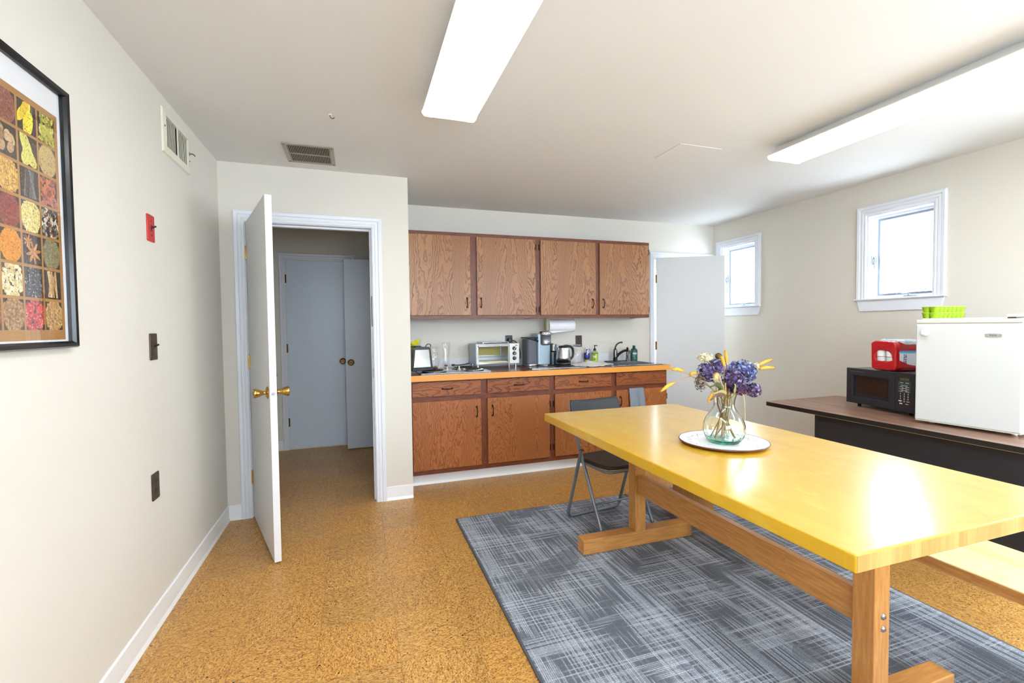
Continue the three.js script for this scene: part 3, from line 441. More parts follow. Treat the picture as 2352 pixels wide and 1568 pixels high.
function baseCabinet(label, x0, x1, bays) {
  const y0 = 0.098, y1 = 0.868, zb = KW, zf = -0.192, t = thing('base_cabinet', label, 'cabinet', [0, 0, 0]);
  part(t, 'carcass', wood(merge([span(x0, x0 + 0.016, y0, y1, zb, zf - 0.02), span(x1 - 0.016, x1, y0, y1, zb, zf - 0.02), span(x0 + 0.016, x1 - 0.016, y0, y0 + 0.016, zb, zf - 0.02), span(x0 + 0.016, x1 - 0.016, y0 + 0.016, y1, zb, zb + 0.006)]), 'x'), M.frame);
  const mid = (bays[0][1] + bays[1][0]) / 2;
  for (const [a, b, k] of [[x0, x0 + 0.04, 1], [x1 - 0.04, x1, 2], [mid - 0.038, mid + 0.038, 3]]) part(t, 'stile', wood(span(a, b, y0, y1, zf - 0.02, zf), 'y', k + x0), M.frame);
  for (const [c, d, k] of [[y0, y0 + 0.045, 4], [0.69, 0.745, 5], [y1 - 0.02, y1, 6]]) part(t, 'rail', wood(span(x0 + 0.04, x1 - 0.04, c, d, zf - 0.0198, zf + 0.0004), 'x', k + x0), M.frame);
  bays.forEach(([a, b, hx, hs, pull], i) => {
    const dr = front(t, 'drawer', a, b, 0.737, 0.856, zf + 0.0005, M.oakU2, 'x', 1.2, 70);
    if (pull) part(dr, 'handle', pullGeo, M.bronze, [0, 0, 0.018], [0, 0, PI / 2]);
    const d = front(t, 'door', a, b, 0.138, 0.697, zf + 0.0005, M.oakL, 'y', 1.2, 80);
    part(d, 'handle', pullGeo, M.bronze, [hx - (a + b) / 2, 0.59 - 0.4175, 0.018]);
    for (const y of [0.225, 0.61]) part(d, 'hinge', cabHinge, M.bronze, [(hs < 0 ? a - 0.009 : b + 0.009) - (a + b) / 2, y - 0.4175, 0.001]);
  });
}
M.oakU2 = mat('#e2b896', 0.42, { map: T.oakUpper });
baseCabinet('oak base cabinet under the cooktop and toaster oven', W1 + 0.001, 2.4815, [[1.268, 1.836, 1.797, -1, true], [1.891, 2.458, 1.935, 1, true]]);
baseCabinet('oak base cabinet under the sink with a grey towel on it', 2.4825, 3.6945, [[2.510, 3.078, 3.036, -1, true], [3.131, 3.684, 3.172, 1, false]]);
{
  const t = thing('countertop', 'red brown laminate countertop with a bright orange front edge', 'countertop', [0, 0, 0]);
  const hx0 = 3.13, hx1 = 3.645, hz0 = -0.60, hz1 = -0.245, a = W1 + 0.0005, b = 3.700, z0 = KW, z1 = -0.1395, y0 = 0.8685, y1 = 0.915;
  part(t, 'slab', [span(a, hx0, y0, y1, z0, z1), span(hx1, b, y0, y1, z0, z1), span(hx0, hx1, y0, y1, z0, hz0), span(hx0, hx1, y0, y1, hz1, z1)], M.counter);
  part(t, 'front_edge', span(a, b + 0.0015, y0 - 0.001, y1 + 0.0004, z1, z1 + 0.0018), M.counterEdge, null, null, 'orange edge strip');
  part(t, 'backsplash', span(a, b, y1, 1.006, KW, KW + 0.014, 0.003), M.splash, null, null, 'pale backsplash strip');
}
// ------------------------------------------------------------------ sink, tap
const CY = 0.9152;
{
  const t = thing('kitchen_sink', 'stainless steel sink set into the counter', 'sink', [0, 0, 0]);
  const x0 = 3.13, x1 = 3.645, z0 = -0.60, z1 = -0.245, o = roundRect(0.592, 0.515, 0.03), h = roundRect(x1 - x0 - 0.02, z1 - z0 - 0.02, 0.05, (x0 + x1) / 2 - 3.385, -((z0 + z1) / 2 + 0.455)); o.holes.push(h);
  part(t, 'rim', extrude(o, 0.006, 0.002).rotateX(-PI / 2).translate(3.385, CY - 0.0002, -0.4555), M.steel);
  const w = 0.003, q = 0.012, d = 0.75; part(t, 'basin', [span(x0 + q - w, x0 + q, d, CY, z0 + q, z1 - q), span(x1 - q, x1 - q + w, d, CY, z0 + q, z1 - q), span(x0 + q, x1 - q, d, CY, z0 + q - w, z0 + q), span(x0 + q, x1 - q, d, CY, z1 - q, z1 - q + w), span(x0 + q, x1 - q, d - w, d, z0 + q, z1 - q)], M.steel);
  part(t, 'drain', lathe([[0, 0.002], [0.03, 0.002], [0.042, 0.004], [0.045, 0.001], [0.045, 0]], 24).translate((x0 + x1) / 2, d, (z0 + z1) / 2), M.chrome);
}
{
  const t = thing('kitchen_faucet', 'dark chrome kitchen faucet with raised lever behind the sink', 'faucet', [3.415, CY + 0.0055, -0.662]), m = mat('#6b6966', 0.22, { metalness: 1 });
  part(t, 'deck_plate', extrude(roundRect(0.25, 0.052, 0.025), 0.010, 0.003).rotateX(-PI / 2), m);
  part(t, 'body', lathe([[0, 0.01], [0.024, 0.01], [0.023, 0.05], [0.022, 0.10], [0.019, 0.125], [0.010, 0.135], [0, 0.136]], 24), m);
  part(t, 'spout', taper([[0.004, 0.04, 0.004], [0.03, 0.085, 0.035], [0.055, 0.115, 0.09], [0.075, 0.118, 0.135]], (k) => 0.0155 - 0.004 * k, 22, 12), m);
  part(t, 'aerator', cyl(0.014, 0.013, 0.034, 16), M.chrome, [0.08, 0.107, 0.146], [0.25, 0, 0.1]);
  part(t, 'lever', taper([[0, 0.125, 0], [0.0, 0.155, 0.005], [0.015, 0.185, 0.02], [0.04, 0.2, 0.045], [0.05, 0.198, 0.055]], (k) => 0.009 - 0.002 * k + 0.002 * Math.max(0, k - 0.8) * 5, 20, 10), m);
}
{
  const t = thing('side_sprayer', 'slim chrome side sprayer beside the green bottle', 'sprayer', [3.560, CY + 0.0055, -0.662]), m = mat('#8d8985', 0.18, { metalness: 1 });
  part(t, 'base', lathe([[0, 0], [0.022, 0], [0.022, 0.006], [0.015, 0.012], [0.013, 0.03], [0, 0.03]], 20), m);
  part(t, 'wand', lathe([[0, 0.028], [0.011, 0.028], [0.0125, 0.06], [0.0115, 0.062], [0.013, 0.066], [0.013, 0.10], [0.011, 0.118], [0, 0.12]], 20), m);
  part(t, 'spray_head', taper([[0, 0.11, 0], [-0.002, 0.13, 0.004], [-0.012, 0.138, 0.018], [-0.018, 0.13, 0.03]], (k) => 0.0125 - 0.001 * k, 14, 12), m); part(t, 'trigger', rbox(0.008, 0.036, 0.006, -0.016, 0.112, 0.02, 0.002), M.black);
}
function bottleLabel(w, h, fn) { return drawn(w, h, fn); }
const wrapFront = (r, h, a0 = -1.1, a1 = 1.1) => new THREE.CylinderGeometry(r, r, h, 24, 1, true, a0, a1 - a0);
{
  const t = thing('green_bottle', 'dark green plastic bottle with white lettering behind the sink', 'bottle', [3.628, CY + 0.0055, -0.642], -0.25), m = mat('#1c4f47', 0.3);
  part(t, 'bottle_body', lathe([[0, 0], [0.034, 0], [0.037, 0.004], [0.037, 0.112], [0.034, 0.122], [0.018, 0.134], [0.0135, 0.138], [0.0135, 0.142], [0, 0.142]], 32).scale(1, 1, 0.72), m);
  part(t, 'neck', lathe([[0, 0.14], [0.0145, 0.14], [0.0145, 0.163], [0, 0.163]], 20), m);
  const tex = bottleLabel(256, 256, (g) => { g.fillStyle = '#1c4f47'; g.fillRect(0, 0, 256, 256); g.fillStyle = '#e9f2ee'; for (const [x, w] of [[60, 12], [80, 26], [112, 24], [142, 20], [168, 26]]) { g.fillRect(x, 60, w, 38); } g.fillStyle = '#1c4f47'; for (const [x, y, w, h] of [[88, 74, 10, 24], [120, 60, 8, 22], [150, 70, 6, 18], [178, 74, 8, 10]]) g.fillRect(x, y, w, h); g.fillStyle = '#7fb0b0'; g.fillRect(70, 114, 120, 6); g.fillRect(76, 124, 104, 6); g.fillRect(64, 150, 60, 5); g.fillRect(64, 160, 90, 5); g.fillRect(100, 36, 54, 7); g.beginPath(); g.moveTo(92, 196); g.lineTo(164, 196); g.lineTo(128, 214); g.fill(); });
  part(t, 'label', wrapFront(0.0374, 0.105).scale(1, 1, 0.72), mat('#ffffff', 0.4, { map: tex }), [0, 0.06, 0]);
}
{
  const t = thing('dish_soap', 'inverted dish soap bottle of dark blue liquid with a yellow cap', 'bottle', [3.112, CY, -0.712], -0.2);
  const sh = (pts) => lathe(pts, 32).scale(1, 1, 0.6);
  part(t, 'cap', lathe([[0, 0], [0.02, 0], [0.021, 0.016], [0.017, 0.03], [0, 0.03]], 24), mat('#d8d534', 0.4));
  part(t, 'liquid', sh([[0, 0.03], [0.016, 0.031], [0.027, 0.04], [0.031, 0.06], [0.031, 0.102], [0, 0.102]]), mat('#101a7a', 0.15));
  part(t, 'bottle_shell', sh([[0.015, 0.03], [0.028, 0.039], [0.0318, 0.06], [0.0325, 0.13], [0.029, 0.158], [0.024, 0.163], [0, 0.164]]), M.clear);
  const tex = bottleLabel(128, 192, (g) => { g.fillStyle = '#16248c'; g.fillRect(0, 0, 128, 192); g.fillStyle = '#dfeef6'; g.beginPath(); g.ellipse(72, 60, 46, 50, 0, 0, 7); g.fill(); g.fillStyle = '#f2c52c'; g.beginPath(); g.ellipse(42, 104, 20, 40, 0.4, 0, 7); g.fill(); g.fillStyle = '#1d62c4'; g.beginPath(); g.ellipse(80, 128, 34, 34, 0, 0, 7); g.fill(); g.fillStyle = '#143f78'; g.fillRect(48, 34, 52, 14); g.fillRect(52, 60, 48, 10); g.fillStyle = '#8ad0c0'; g.beginPath(); g.ellipse(88, 96, 18, 12, 0, 0, 7); g.fill(); });
  part(t, 'label', wrapFront(0.0332, 0.086, -0.5, 0.8).scale(1, 1, 0.62), mat('#ffffff', 0.35, { map: tex }), [0.001, 0.1, 0]);
}
{
  const t = thing('soap_pump', 'pump soap bottle with a lime green label and black pump', 'bottle', [3.190, CY, -0.690], -0.2);
  part(t, 'bottle_body', lathe([[0, 0], [0.031, 0], [0.034, 0.004], [0.034, 0.1], [0.03, 0.112], [0.016, 0.122], [0.013, 0.126], [0, 0.126]], 32), mat('#e8eccc', 0.06, { transmission: 0.75, thickness: 0.05, ior: 1.4, attenuationColor: new THREE.Color('#d9e2a0'), attenuationDistance: 0.1 }));
  const tex = bottleLabel(192, 192, (g) => { g.fillStyle = '#b7d34a'; g.fillRect(0, 0, 192, 192); g.fillStyle = '#1d3a26'; g.fillRect(0, 0, 192, 14); g.fillStyle = '#4f7c22'; g.beginPath(); g.ellipse(64, 36, 26, 12, 0, 0, 7); g.fill(); g.fillStyle = '#e3ecd8'; g.fillRect(40, 64, 60, 34); g.fillStyle = '#7d8fb0'; g.fillRect(58, 70, 14, 22); g.fillStyle = '#3f6a1c'; g.fillRect(44, 112, 44, 8); g.fillRect(50, 132, 22, 34); g.fillRect(80, 136, 12, 26); g.fillStyle = '#8fb02e'; g.fillRect(130, 20, 24, 160); });
  part(t, 'label', wrapFront(0.0344, 0.086, -1.5, 1.6), mat('#ffffff', 0.4, { map: tex }), [0, 0.056, 0]);
  part(t, 'pump', [lathe([[0, 0.122], [0.0145, 0.122], [0.0145, 0.138], [0.008, 0.148], [0.0045, 0.15], [0.0045, 0.172], [0, 0.172]], 18), taper([[-0.008, 0.174, 0], [0.008, 0.177, 0.004], [0.026, 0.172, 0.012]], (k) => 0.006 - 0.0022 * k, 10, 8)], M.black);
}
{
  const n = 26, t = thing('dish_cloth', 'white dish cloth lying crumpled at the edge of the sink', 'cloth', [2.975, CY, -0.40], -0.08);
  const g = sheet((u, v) => { const x = (u - 0.5) * 0.40, z = (v - 0.5) * 0.26 + 0.03 * Math.sin(u * 5), b = Math.exp(-((u - 0.55) ** 2 * 20 + (v - 0.25) ** 2 * 12)) * 0.03; return [x, 0.0045 + 0.0075 * (1 - sstep(0.22, 0.36, u)) + b + 0.004 * Math.abs(noiseA(u * 4, v * 5)) + 0.0075 * sstep(0.74, 0.82, u), z]; }, n, n, 0.006);
  part(t, 'fabric', g, mat('#e6e5df', 0.9));
}
{
  const t = thing('dish_towel', 'grey towel hanging over the cabinet door below the sink', 'towel', [3.332, 0, -0.158], 0);
  part(t, 'front_fold', sheet((u, v) => { const w = 0.155 + 0.018 * v, x = (u - 0.5) * w + 0.026 * v, y = 0.703 - v * 0.31; return [x, y, 0.004 + 0.006 * Math.sin(u * 9 + 0.6) * sstep(0, 0.3, v) + (u > 0.62 ? 0.005 : 0)]; }, 24, 20, 0.005), mat('#848e99', 0.95, { bumpMap: T.peel, bumpScale: 0.002 }));
  part(t, 'top_fold', sheet((u, v) => [(u - 0.5) * 0.155, 0.703 + 0.004 * Math.sin(v * PI), 0.004 - v * 0.024], 10, 6, 0.004), mat('#848e99', 0.95));
}
// ------------------------------------------------------------------ paper towel under the wall cabinet
{
  const t = thing('paper_towel_roll', 'white paper towel roll hanging under the wall cabinet', 'paper towel', [2.770, 1.300, -0.615]);
  part(t, 'paper', new THREE.CylinderGeometry(0.057, 0.057, 0.272, 40, 1, false).rotateZ(PI / 2), M.paper);
  part(t, 'loose_sheet', sheet((u, v) => { const a = -0.5 - v * 0.9; return v < 0.5 ? [(u - 0.5) * 0.27, Math.sin(a - 1.2) * 0.0585, -Math.cos(a - 1.2) * 0.0585] : [(u - 0.5) * 0.27 * (1 - (v - 0.5) * 0.4) - (v - 0.5) * 0.05, -0.05 - (v - 0.5) * 0.05 * (1 - u), 0.03 + 0.006 * u]; }, 12, 12, 0.001), M.paper);
  part(t, 'core', new THREE.CylinderGeometry(0.021, 0.021, 0.274, 24, 1, false).rotateZ(PI / 2), mat('#b39a70', 0.9));
}
{
  const t = thing('towel_holder', 'cream bracket holding the paper towel roll', 'holder', [2.770, 1.3715, -0.615]);
  part(t, 'mount_plate', span(-0.152, 0.158, -0.006, -0.0004, -0.03, 0.03), M.cream);
  for (const s of [-1, 1]) part(t, 'side_arm', extrude(roundRect(0.055, 0.115, 0.026, 0, -0.05), 0.008, 0.002).rotateY(PI / 2).translate(s > 0 ? 0.142 : -0.150, -0.012, 0), M.cream);
}
// ------------------------------------------------------------------ cooktop and things at the left end of the counter
{
  const t = thing('cooktop', 'steel cooktop with black coil burners on the left of the counter', 'cooktop', [1.640, CY, -0.418]);
  const W = 0.60, D = 0.43; part(t, 'top_plate', extrude(roundRect(W, D, 0.012), 0.010, 0.003).rotateX(-PI / 2), M.steel);
  const coil = (R0) => { const p = []; for (let k = 0; k <= 110; k++) { const a = k / 110 * 3.6 * 2 * PI, r = 0.018 + (R0 - 0.018) * k / 110; p.push([Math.cos(a) * r, 0, Math.sin(a) * r]); } return tube(p, 0.0042, 200, 6); };
  for (const [x, z, r] of [[-0.17, 0.102, 0.085], [0.17, 0.102, 0.068], [-0.17, -0.106, 0.068], [0.13, -0.1, 0.085]]) { const b = part(t, 'burner', coil(r), M.black, [x, 0.024, z]); part(b, 'drip_pan', lathe([[0, -0.012], [r * 0.6, -0.012], [r + 0.012, -0.004], [r + 0.02, -0.006], [r + 0.02, -0.0125], [0, -0.0128]], 32), M.chrome); }
  for (const x of [-0.045, 0.06]) part(t, 'knob', lathe([[0, 0], [0.017, 0], [0.016, 0.006], [0.008, 0.008], [0.005, 0.034], [0, 0.035]], 16), mat('#d6d3cc', 0.3), [x, 0.010, 0.02]);
}
{
  const t = thing('toaster', 'chrome toaster with black ends at the far left of the counter', 'toaster', [1.345, CY + 0.0295, -0.36], 0.14), w = 0.165, d = 0.26;
  part(t, 'foot_base', rbox(w + 0.01, 0.022, d + 0.012, 0, 0.011, 0, 0.006), M.black);
  const side = shapeOf([[-0.082, 0.02], [0.082, 0.02], [0.066, 0.178], [0.052, 0.19], [-0.052, 0.19], [-0.066, 0.178]]);
  part(t, 'chrome_body', extrude(side, d - 0.02, 0.004).translate(0, 0, -d / 2 + 0.01), M.chrome);
  for (const z of [-d / 2 + 0.002, d / 2 - 0.010]) { const o = shapeOf([[-0.086, 0.018], [0.086, 0.018], [0.070, 0.182], [0.054, 0.196], [-0.054, 0.196], [-0.070, 0.182]]); o.holes.push(shapeOf([[-0.072, 0.03], [-0.058, 0.172], [0.058, 0.172], [0.072, 0.03]])); part(t, 'end_trim', extrude(o, 0.008, 0.001).translate(0, 0, z), M.black); }
  for (const x of [-0.024, 0.024]) part(t, 'bread_slot', box(0.024, 0.002, 0.15, x, 0.1908, 0), M.rubber);
  part(t, 'carry_wire', tube([[0.03, 0.19, 0.1], [0.05, 0.215, 0.1], [0.075, 0.212, 0.1], [0.078, 0.192, 0.1]], 0.004, 16, 6), M.black);
}
{
  const t = thing('plastic_tub', 'clear plastic tub with yellow contents standing on the toaster', 'tub', [1.315, CY + 0.2215, -0.40]);
  part(t, 'tub_shell', lathe([[0, 0], [0.042, 0], [0.058, 0.03], [0.06, 0.062], [0.062, 0.064]], 28), M.clear);
  const r = rngOf(71), l = []; for (let i = 0; i < 60; i++) { const a = r() * 7, q = Math.sqrt(r()) * 0.048, y = 0.008 + r() * 0.03 + Math.max(0, Math.cos(a)) * 0.02; l.push(new THREE.IcosahedronGeometry(0.010, 0).scale(1, 0.7, 1.4).rotateY(r() * 6).translate(Math.cos(a) * q * 0.85, y, Math.sin(a) * q * 0.85)); }
  const s = part(t, 'contents', l, mat('#e6de1c', 0.5)); s.userData.kind = 'stuff';
}
{
  const t = thing('glass_vase', 'clear glass vase with waisted neck behind the cooktop', 'vase', [1.530, CY, -0.696]);
  part(t, 'vase_glass', lathe([[0, 0.004], [0.03, 0.004], [0.036, 0.012], [0.05, 0.055], [0.057, 0.10], [0.052, 0.132], [0.04, 0.155], [0.037, 0.172], [0.043, 0.195], [0.05, 0.205], [0.0485, 0.205], [0.041, 0.195], [0.035, 0.172], [0.038, 0.155], [0.05, 0.132], [0.055, 0.10], [0.048, 0.055], [0.033, 0.014], [0, 0.01]], 40), M.clear);
  const r = rngOf(4), l = []; for (let i = 0; i < 24; i++) { const a = r() * 7, q = r() * 0.024; l.push(new THREE.IcosahedronGeometry(0.006, 0).translate(Math.cos(a) * q, 0.016 + r() * 0.008, Math.sin(a) * q)); }
  part(t, 'pebbles', l, mat('#a9906c', 0.7)).userData.kind = 'stuff';
}
{
  const t = thing('glass_vase', 'tall flared footed glass vase beside the toaster oven', 'vase', [1.640, CY, -0.700]);
  part(t, 'vase_glass', lathe([[0, 0], [0.028, 0], [0.028, 0.004], [0.014, 0.014], [0.014, 0.026], [0.03, 0.045], [0.036, 0.075], [0.037, 0.16], [0.042, 0.215], [0.052, 0.243], [0.0505, 0.243], [0.040, 0.215], [0.0355, 0.16], [0.0345, 0.075], [0.028, 0.047], [0, 0.034]], 40), M.clear);
  part(t, 'rose_base', lathe([[0, 0.018], [0.0125, 0.018], [0.016, 0.034], [0, 0.034]], 20), mat('#a4604c', 0.2, { transmission: 0.6, thickness: 0.02 }));
}
{
  const t = thing('toaster_oven', 'silver toaster oven with three round knobs', 'oven', [2.0845, CY + 0.0104, -0.628], 0.07), W = 0.425, D = 0.215, y0 = 0.028, y1 = 0.215;
  part(t, 'shell', [span(-W / 2, W / 2, y1 - 0.004, y1, -D / 2, D / 2), span(-W / 2, -W / 2 + 0.004, y0, y1 - 0.004, -D / 2, D / 2), span(W / 2 - 0.1, W / 2, y0, y1 - 0.004, -D / 2, D / 2 - 0.002), span(-W / 2 + 0.004, W / 2 - 0.1, y0, y1 - 0.004, -D / 2, -D / 2 + 0.004), span(-W / 2 + 0.004, W / 2 - 0.1, y0, y0 + 0.004, -D / 2 + 0.004, D / 2 - 0.01)], M.brushed);
  part(t, 'top_tray', [rbox(0.26, 0.006, 0.17, -0.01, y1 + 0.014, 0, 0.002), rbox(0.01, 0.014, 0.17, -0.135, y1 + 0.008, 0, 0.002), rbox(0.01, 0.014, 0.17, 0.115, y1 + 0.008, 0, 0.002)], M.steel);
  const dr = part(t, 'door', [span(-W / 2 + 0.004, -W / 2 + 0.022, y0, y1 - 0.006, D / 2 - 0.01, D / 2 + 0.008, 0.003), span(W / 2 - 0.112, W / 2 - 0.101, y0, y1 - 0.006, D / 2 - 0.01, D / 2 + 0.006, 0.003), span(-W / 2 + 0.022, W / 2 - 0.112, y0, y0 + 0.022, D / 2 - 0.01, D / 2 + 0.006, 0.003), span(-W / 2 + 0.022, W / 2 - 0.112, y1 - 0.03, y1 - 0.006, D / 2 - 0.01, D / 2 + 0.006, 0.003)], M.chrome);
  part(dr, 'door_glass', span(-W / 2 + 0.02, W / 2 - 0.11, y0 + 0.02, y1 - 0.028, D / 2 - 0.004, D / 2 - 0.0035), M.pane);
  part(dr, 'door_handle', [rbox(0.29, 0.014, 0.014, -0.05, y1 - 0.018, D / 2 + 0.024, 0.005, 2), rbox(0.012, 0.01, 0.024, -0.17, y1 - 0.018, D / 2 + 0.012), rbox(0.012, 0.01, 0.024, 0.07, y1 - 0.018, D / 2 + 0.012)], M.steel);
  part(t, 'rack', Array.from({ length: 9 }, (_, i) => cyl(0.0018, 0.0018, D - 0.03, 6).rotateX(PI / 2).translate(-0.19 + i * 0.034, 0.09, -0.004)), M.steel);
  part(t, 'crumb_pan', span(-0.19, 0.09, 0.05, 0.054, -0.085, 0.09), mat('#c9c48e', 0.35, { metalness: 0.6 }));
  part(t, 'back_liner', span(-0.195, 0.1, 0.10, 0.19, -0.100, -0.096), mat('#b8ac4a', 0.5));
  part(t, 'control_panel', span(W / 2 - 0.098, W / 2, y0, y1 - 0.001, D / 2 - 0.002, D / 2 + 0.006, 0.002), mat('#d5d5d2', 0.35, { metalness: 0.4 }));
  part(t, 'logo_strip', box(0.024, 0.006, 0.001, W / 2 - 0.03, y1 - 0.018, D / 2 + 0.0065), M.black);
  for (const y of [0.168, 0.122, 0.076]) { const k = part(t, 'knob', lathe([[0, 0], [0.019, 0], [0.019, 0.004], [0.016, 0.012], [0, 0.013]], 24).rotateX(PI / 2), M.black, [W / 2 - 0.05, y, D / 2 + 0.006]); part(k, 'grip', rbox(0.007, 0.032, 0.01, 0, 0, 0.014, 0.002), M.steel, null, [0, 0, 0.6 - y * 7]); }
  for (const [x, z] of [[-1, 1], [1, 1], [-1, -1], [1, -1]]) part(t, 'foot', x < 0 ? cyl(0.010, 0.009, 0.028, 12, 0, 0.014, 0) : cyl(0.010, 0.009, 0.038, 12, 0, 0.009, 0), M.chrome, [x * (W / 2 - 0.025), 0, z * (D / 2 - 0.025)]);
}
{
  const t = thing('oven_cord', 'black power cord with plug lying behind the cooktop', 'cord', [0, 0, 0]);
  part(t, 'cable', tube([[1.715, CY + 0.031, -0.674], [1.76, CY + 0.028, -0.684], [1.83, CY + 0.034, -0.702], [1.885, CY + 0.046, -0.716]], 0.0045, 30, 8), M.black);
  part(t, 'plug', rbox(0.028, 0.02, 0.022, 1.702, CY + 0.031, -0.672, 0.005, 2), M.black);
}
{
  const t = thing('wall_plug', 'black plug in the outlet with its cord going behind the coffee maker', 'plug', [0, 0, 0]);
  part(t, 'plug_body', rbox(0.034, 0.034, 0.03, 2.284, 1.166, KW + 0.0235, 0.006, 2), M.black);
  part(t, 'cable', tube([[2.30, 1.164, KW + 0.034], [2.335, 1.152, KW + 0.05], [2.365, 1.095, KW + 0.06], [2.378, 1.05, KW + 0.055], [2.384, 0.98, KW + 0.045]], 0.0042, 30, 8), M.black);
}
{
  const t = thing('counter_board', 'dark flat board under the coffee maker and kettle', 'board', [2.600, CY, -0.462]);
  part(t, 'board', extrude(roundRect(0.545, 0.40, 0.01), 0.006, 0.002).rotateX(-PI / 2), mat('#6a5d58', 0.25)); part(t, 'edge_strip', span(-0.27, 0.27, 0.0005, 0.0058, 0.1985, 0.2015), M.steel);
}
{
  const y = CY + 0.0062, t = thing('coffee_maker', 'grey single cup coffee maker with water tank and milk frother', 'coffee maker', [2.535, y, -0.555], 0.06);
  const tankG = extrude(roundRect(0.10, 0.16, 0.03), 0.235, 0.003).rotateX(-PI / 2);
  part(t, 'water_tank', tankG.translate(-0.112, 0.022, -0.02), mat('#8f95a0', 0.12, { transmission: 0.55, thickness: 0, ior: 1.4 }));
  part(t, 'tank_water', extrude(roundRect(0.092, 0.15, 0.028), 0.10, 0.002).rotateX(-PI / 2).translate(-0.112, 0.025, -0.02), mat('#7e8794', 0.2, { transmission: 0.4, thickness: 0 }));
  part(t, 'tank_lid', [rbox(0.112, 0.012, 0.168, -0.112, 0.268, -0.02, 0.004), taper([[-0.17, 0.27, 0.06], [-0.12, 0.256, 0.072], [-0.062, 0.235, 0.07]], (k) => 0.009, 12, 8)], M.black);
  part(t, 'tank_base', extrude(roundRect(0.106, 0.166, 0.032), 0.022, 0.006, 2).rotateX(-PI / 2).translate(-0.112, 0, -0.02), M.steel);
  const b = part(t, 'body', extrude(roundRect(0.135, 0.17, 0.018), 0.30, 0.006, 2).rotateX(-PI / 2).translate(0.012, 0.004, -0.035), mat('#a9bcca', 0.4, { metalness: 0.35 }));
  part(t, 'brew_head', lathe([[0, 0.195], [0.045, 0.195], [0.058, 0.205], [0.060, 0.21], [0.060, 0.288], [0, 0.288]], 36).translate(0.028, 0, 0.03), mat('#8d9297', 0.28, { metalness: 0.9 }));
  const h = part(t, 'handle_ring', lathe([[0.05, 0.289], [0.062, 0.289], [0.064, 0.298], [0.06, 0.322], [0.05, 0.328], [0, 0.329]], 36).translate(0.028, 0, 0.03), M.chrome); part(h, 'lift_grip', tube([[-0.03, 0.302, 0.092], [0.03, 0.296, 0.1], [0.085, 0.304, 0.07], [0.094, 0.312, 0.03]], 0.007, 18, 8), M.steel);
  const tx = drawn(256, 48, (g) => { g.fillStyle = '#8d9297'; g.fillRect(0, 0, 256, 48); g.fillStyle = '#1a1a1c'; g.font = 'bold 34px sans-serif'; g.textAlign = 'center'; g.fillText('KEURIG', 128, 36); });
  part(t, 'brand_plate', wrapFront(0.0603, 0.012, -0.1, 0.75), mat('#ffffff', 0.3, { map: tx, metalness: 0.5 }), [0.028, 0.245, 0.03]);
  part(t, 'drip_tray', lathe([[0, 0], [0.074, 0], [0.078, 0.006], [0.076, 0.017], [0, 0.019]], 36).translate(0.02, 0, 0.03), M.steel);
  const f = part(t, 'frother_base', extrude(roundRect(0.085, 0.12, 0.03), 0.125, 0.004, 2).rotateX(-PI / 2).translate(0.125, 0.002, 0.0), mat('#5f676f', 0.35, { metalness: 0.7 }));
  for (const [x, yy] of [[-0.012, 0.09], [0.008, 0.102], [0.008, 0.078]]) part(f, 'button', cyl(0.006, 0.006, 0.004, 14).rotateX(PI / 2), M.black, [0.122 + x, yy, 0.061]);
  part(t, 'frother_back', rbox(0.06, 0.08, 0.07, 0.108, 0.168, -0.03, 0.01, 2), M.black);
  part(t, 'frother_cup', [lathe([[0, 0.128], [0.030, 0.128], [0.034, 0.14], [0.031, 0.195], [0.034, 0.2], [0.032, 0.2], [0.028, 0.19], [0, 0.136]], 28).translate(0.135, 0, 0.012), tube([[0.165, 0.19, 0.02], [0.2, 0.186, 0.03], [0.198, 0.15, 0.03], [0.168, 0.145, 0.02]], 0.005, 16, 8)], M.chrome);
}
{
  const y = CY + 0.0062, t = thing('electric_kettle', 'stainless electric kettle with black handle and lid', 'kettle', [2.692, y, -0.388], 0.1);
  part(t, 'power_base', lathe([[0, 0], [0.076, 0], [0.078, 0.006], [0.072, 0.014], [0, 0.015]], 36), M.black);
  part(t, 'foot_ring', lathe([[0, 0.016], [0.070, 0.016], [0.072, 0.022], [0.071, 0.046], [0, 0.046]], 36), M.black);
  part(t, 'steel_body', lathe([[0, 0.046], [0.0705, 0.046], [0.069, 0.08], [0.060, 0.14], [0.052, 0.172], [0.049, 0.175], [0, 0.176]], 40), M.steel);
  part(t, 'lid', [lathe([[0, 0.175], [0.046, 0.175], [0.044, 0.186], [0.02, 0.194], [0, 0.195]], 32), rbox(0.04, 0.012, 0.018, 0.03, 0.194, 0, 0.004)], M.black);
  part(t, 'spout', extrude(shapeOf([[-0.05, 0.176], [-0.078, 0.178], [-0.06, 0.13]]), 0.036, 0.004).translate(0, 0, -0.018), M.steel);
  part(t, 'handle', taper([[0.035, 0.183, 0], [0.07, 0.184, 0], [0.1, 0.165, 0], [0.108, 0.125, 0], [0.1, 0.085, 0], [0.066, 0.052, 0]], (k) => 0.0125 - 0.003 * Math.abs(k - 0.4), 30, 10), M.black);
  part(t, 'logo_mark', wrapFront(0.0693, 0.004, -0.2, 0.35).translate(0, 0.068, 0), M.black);
}
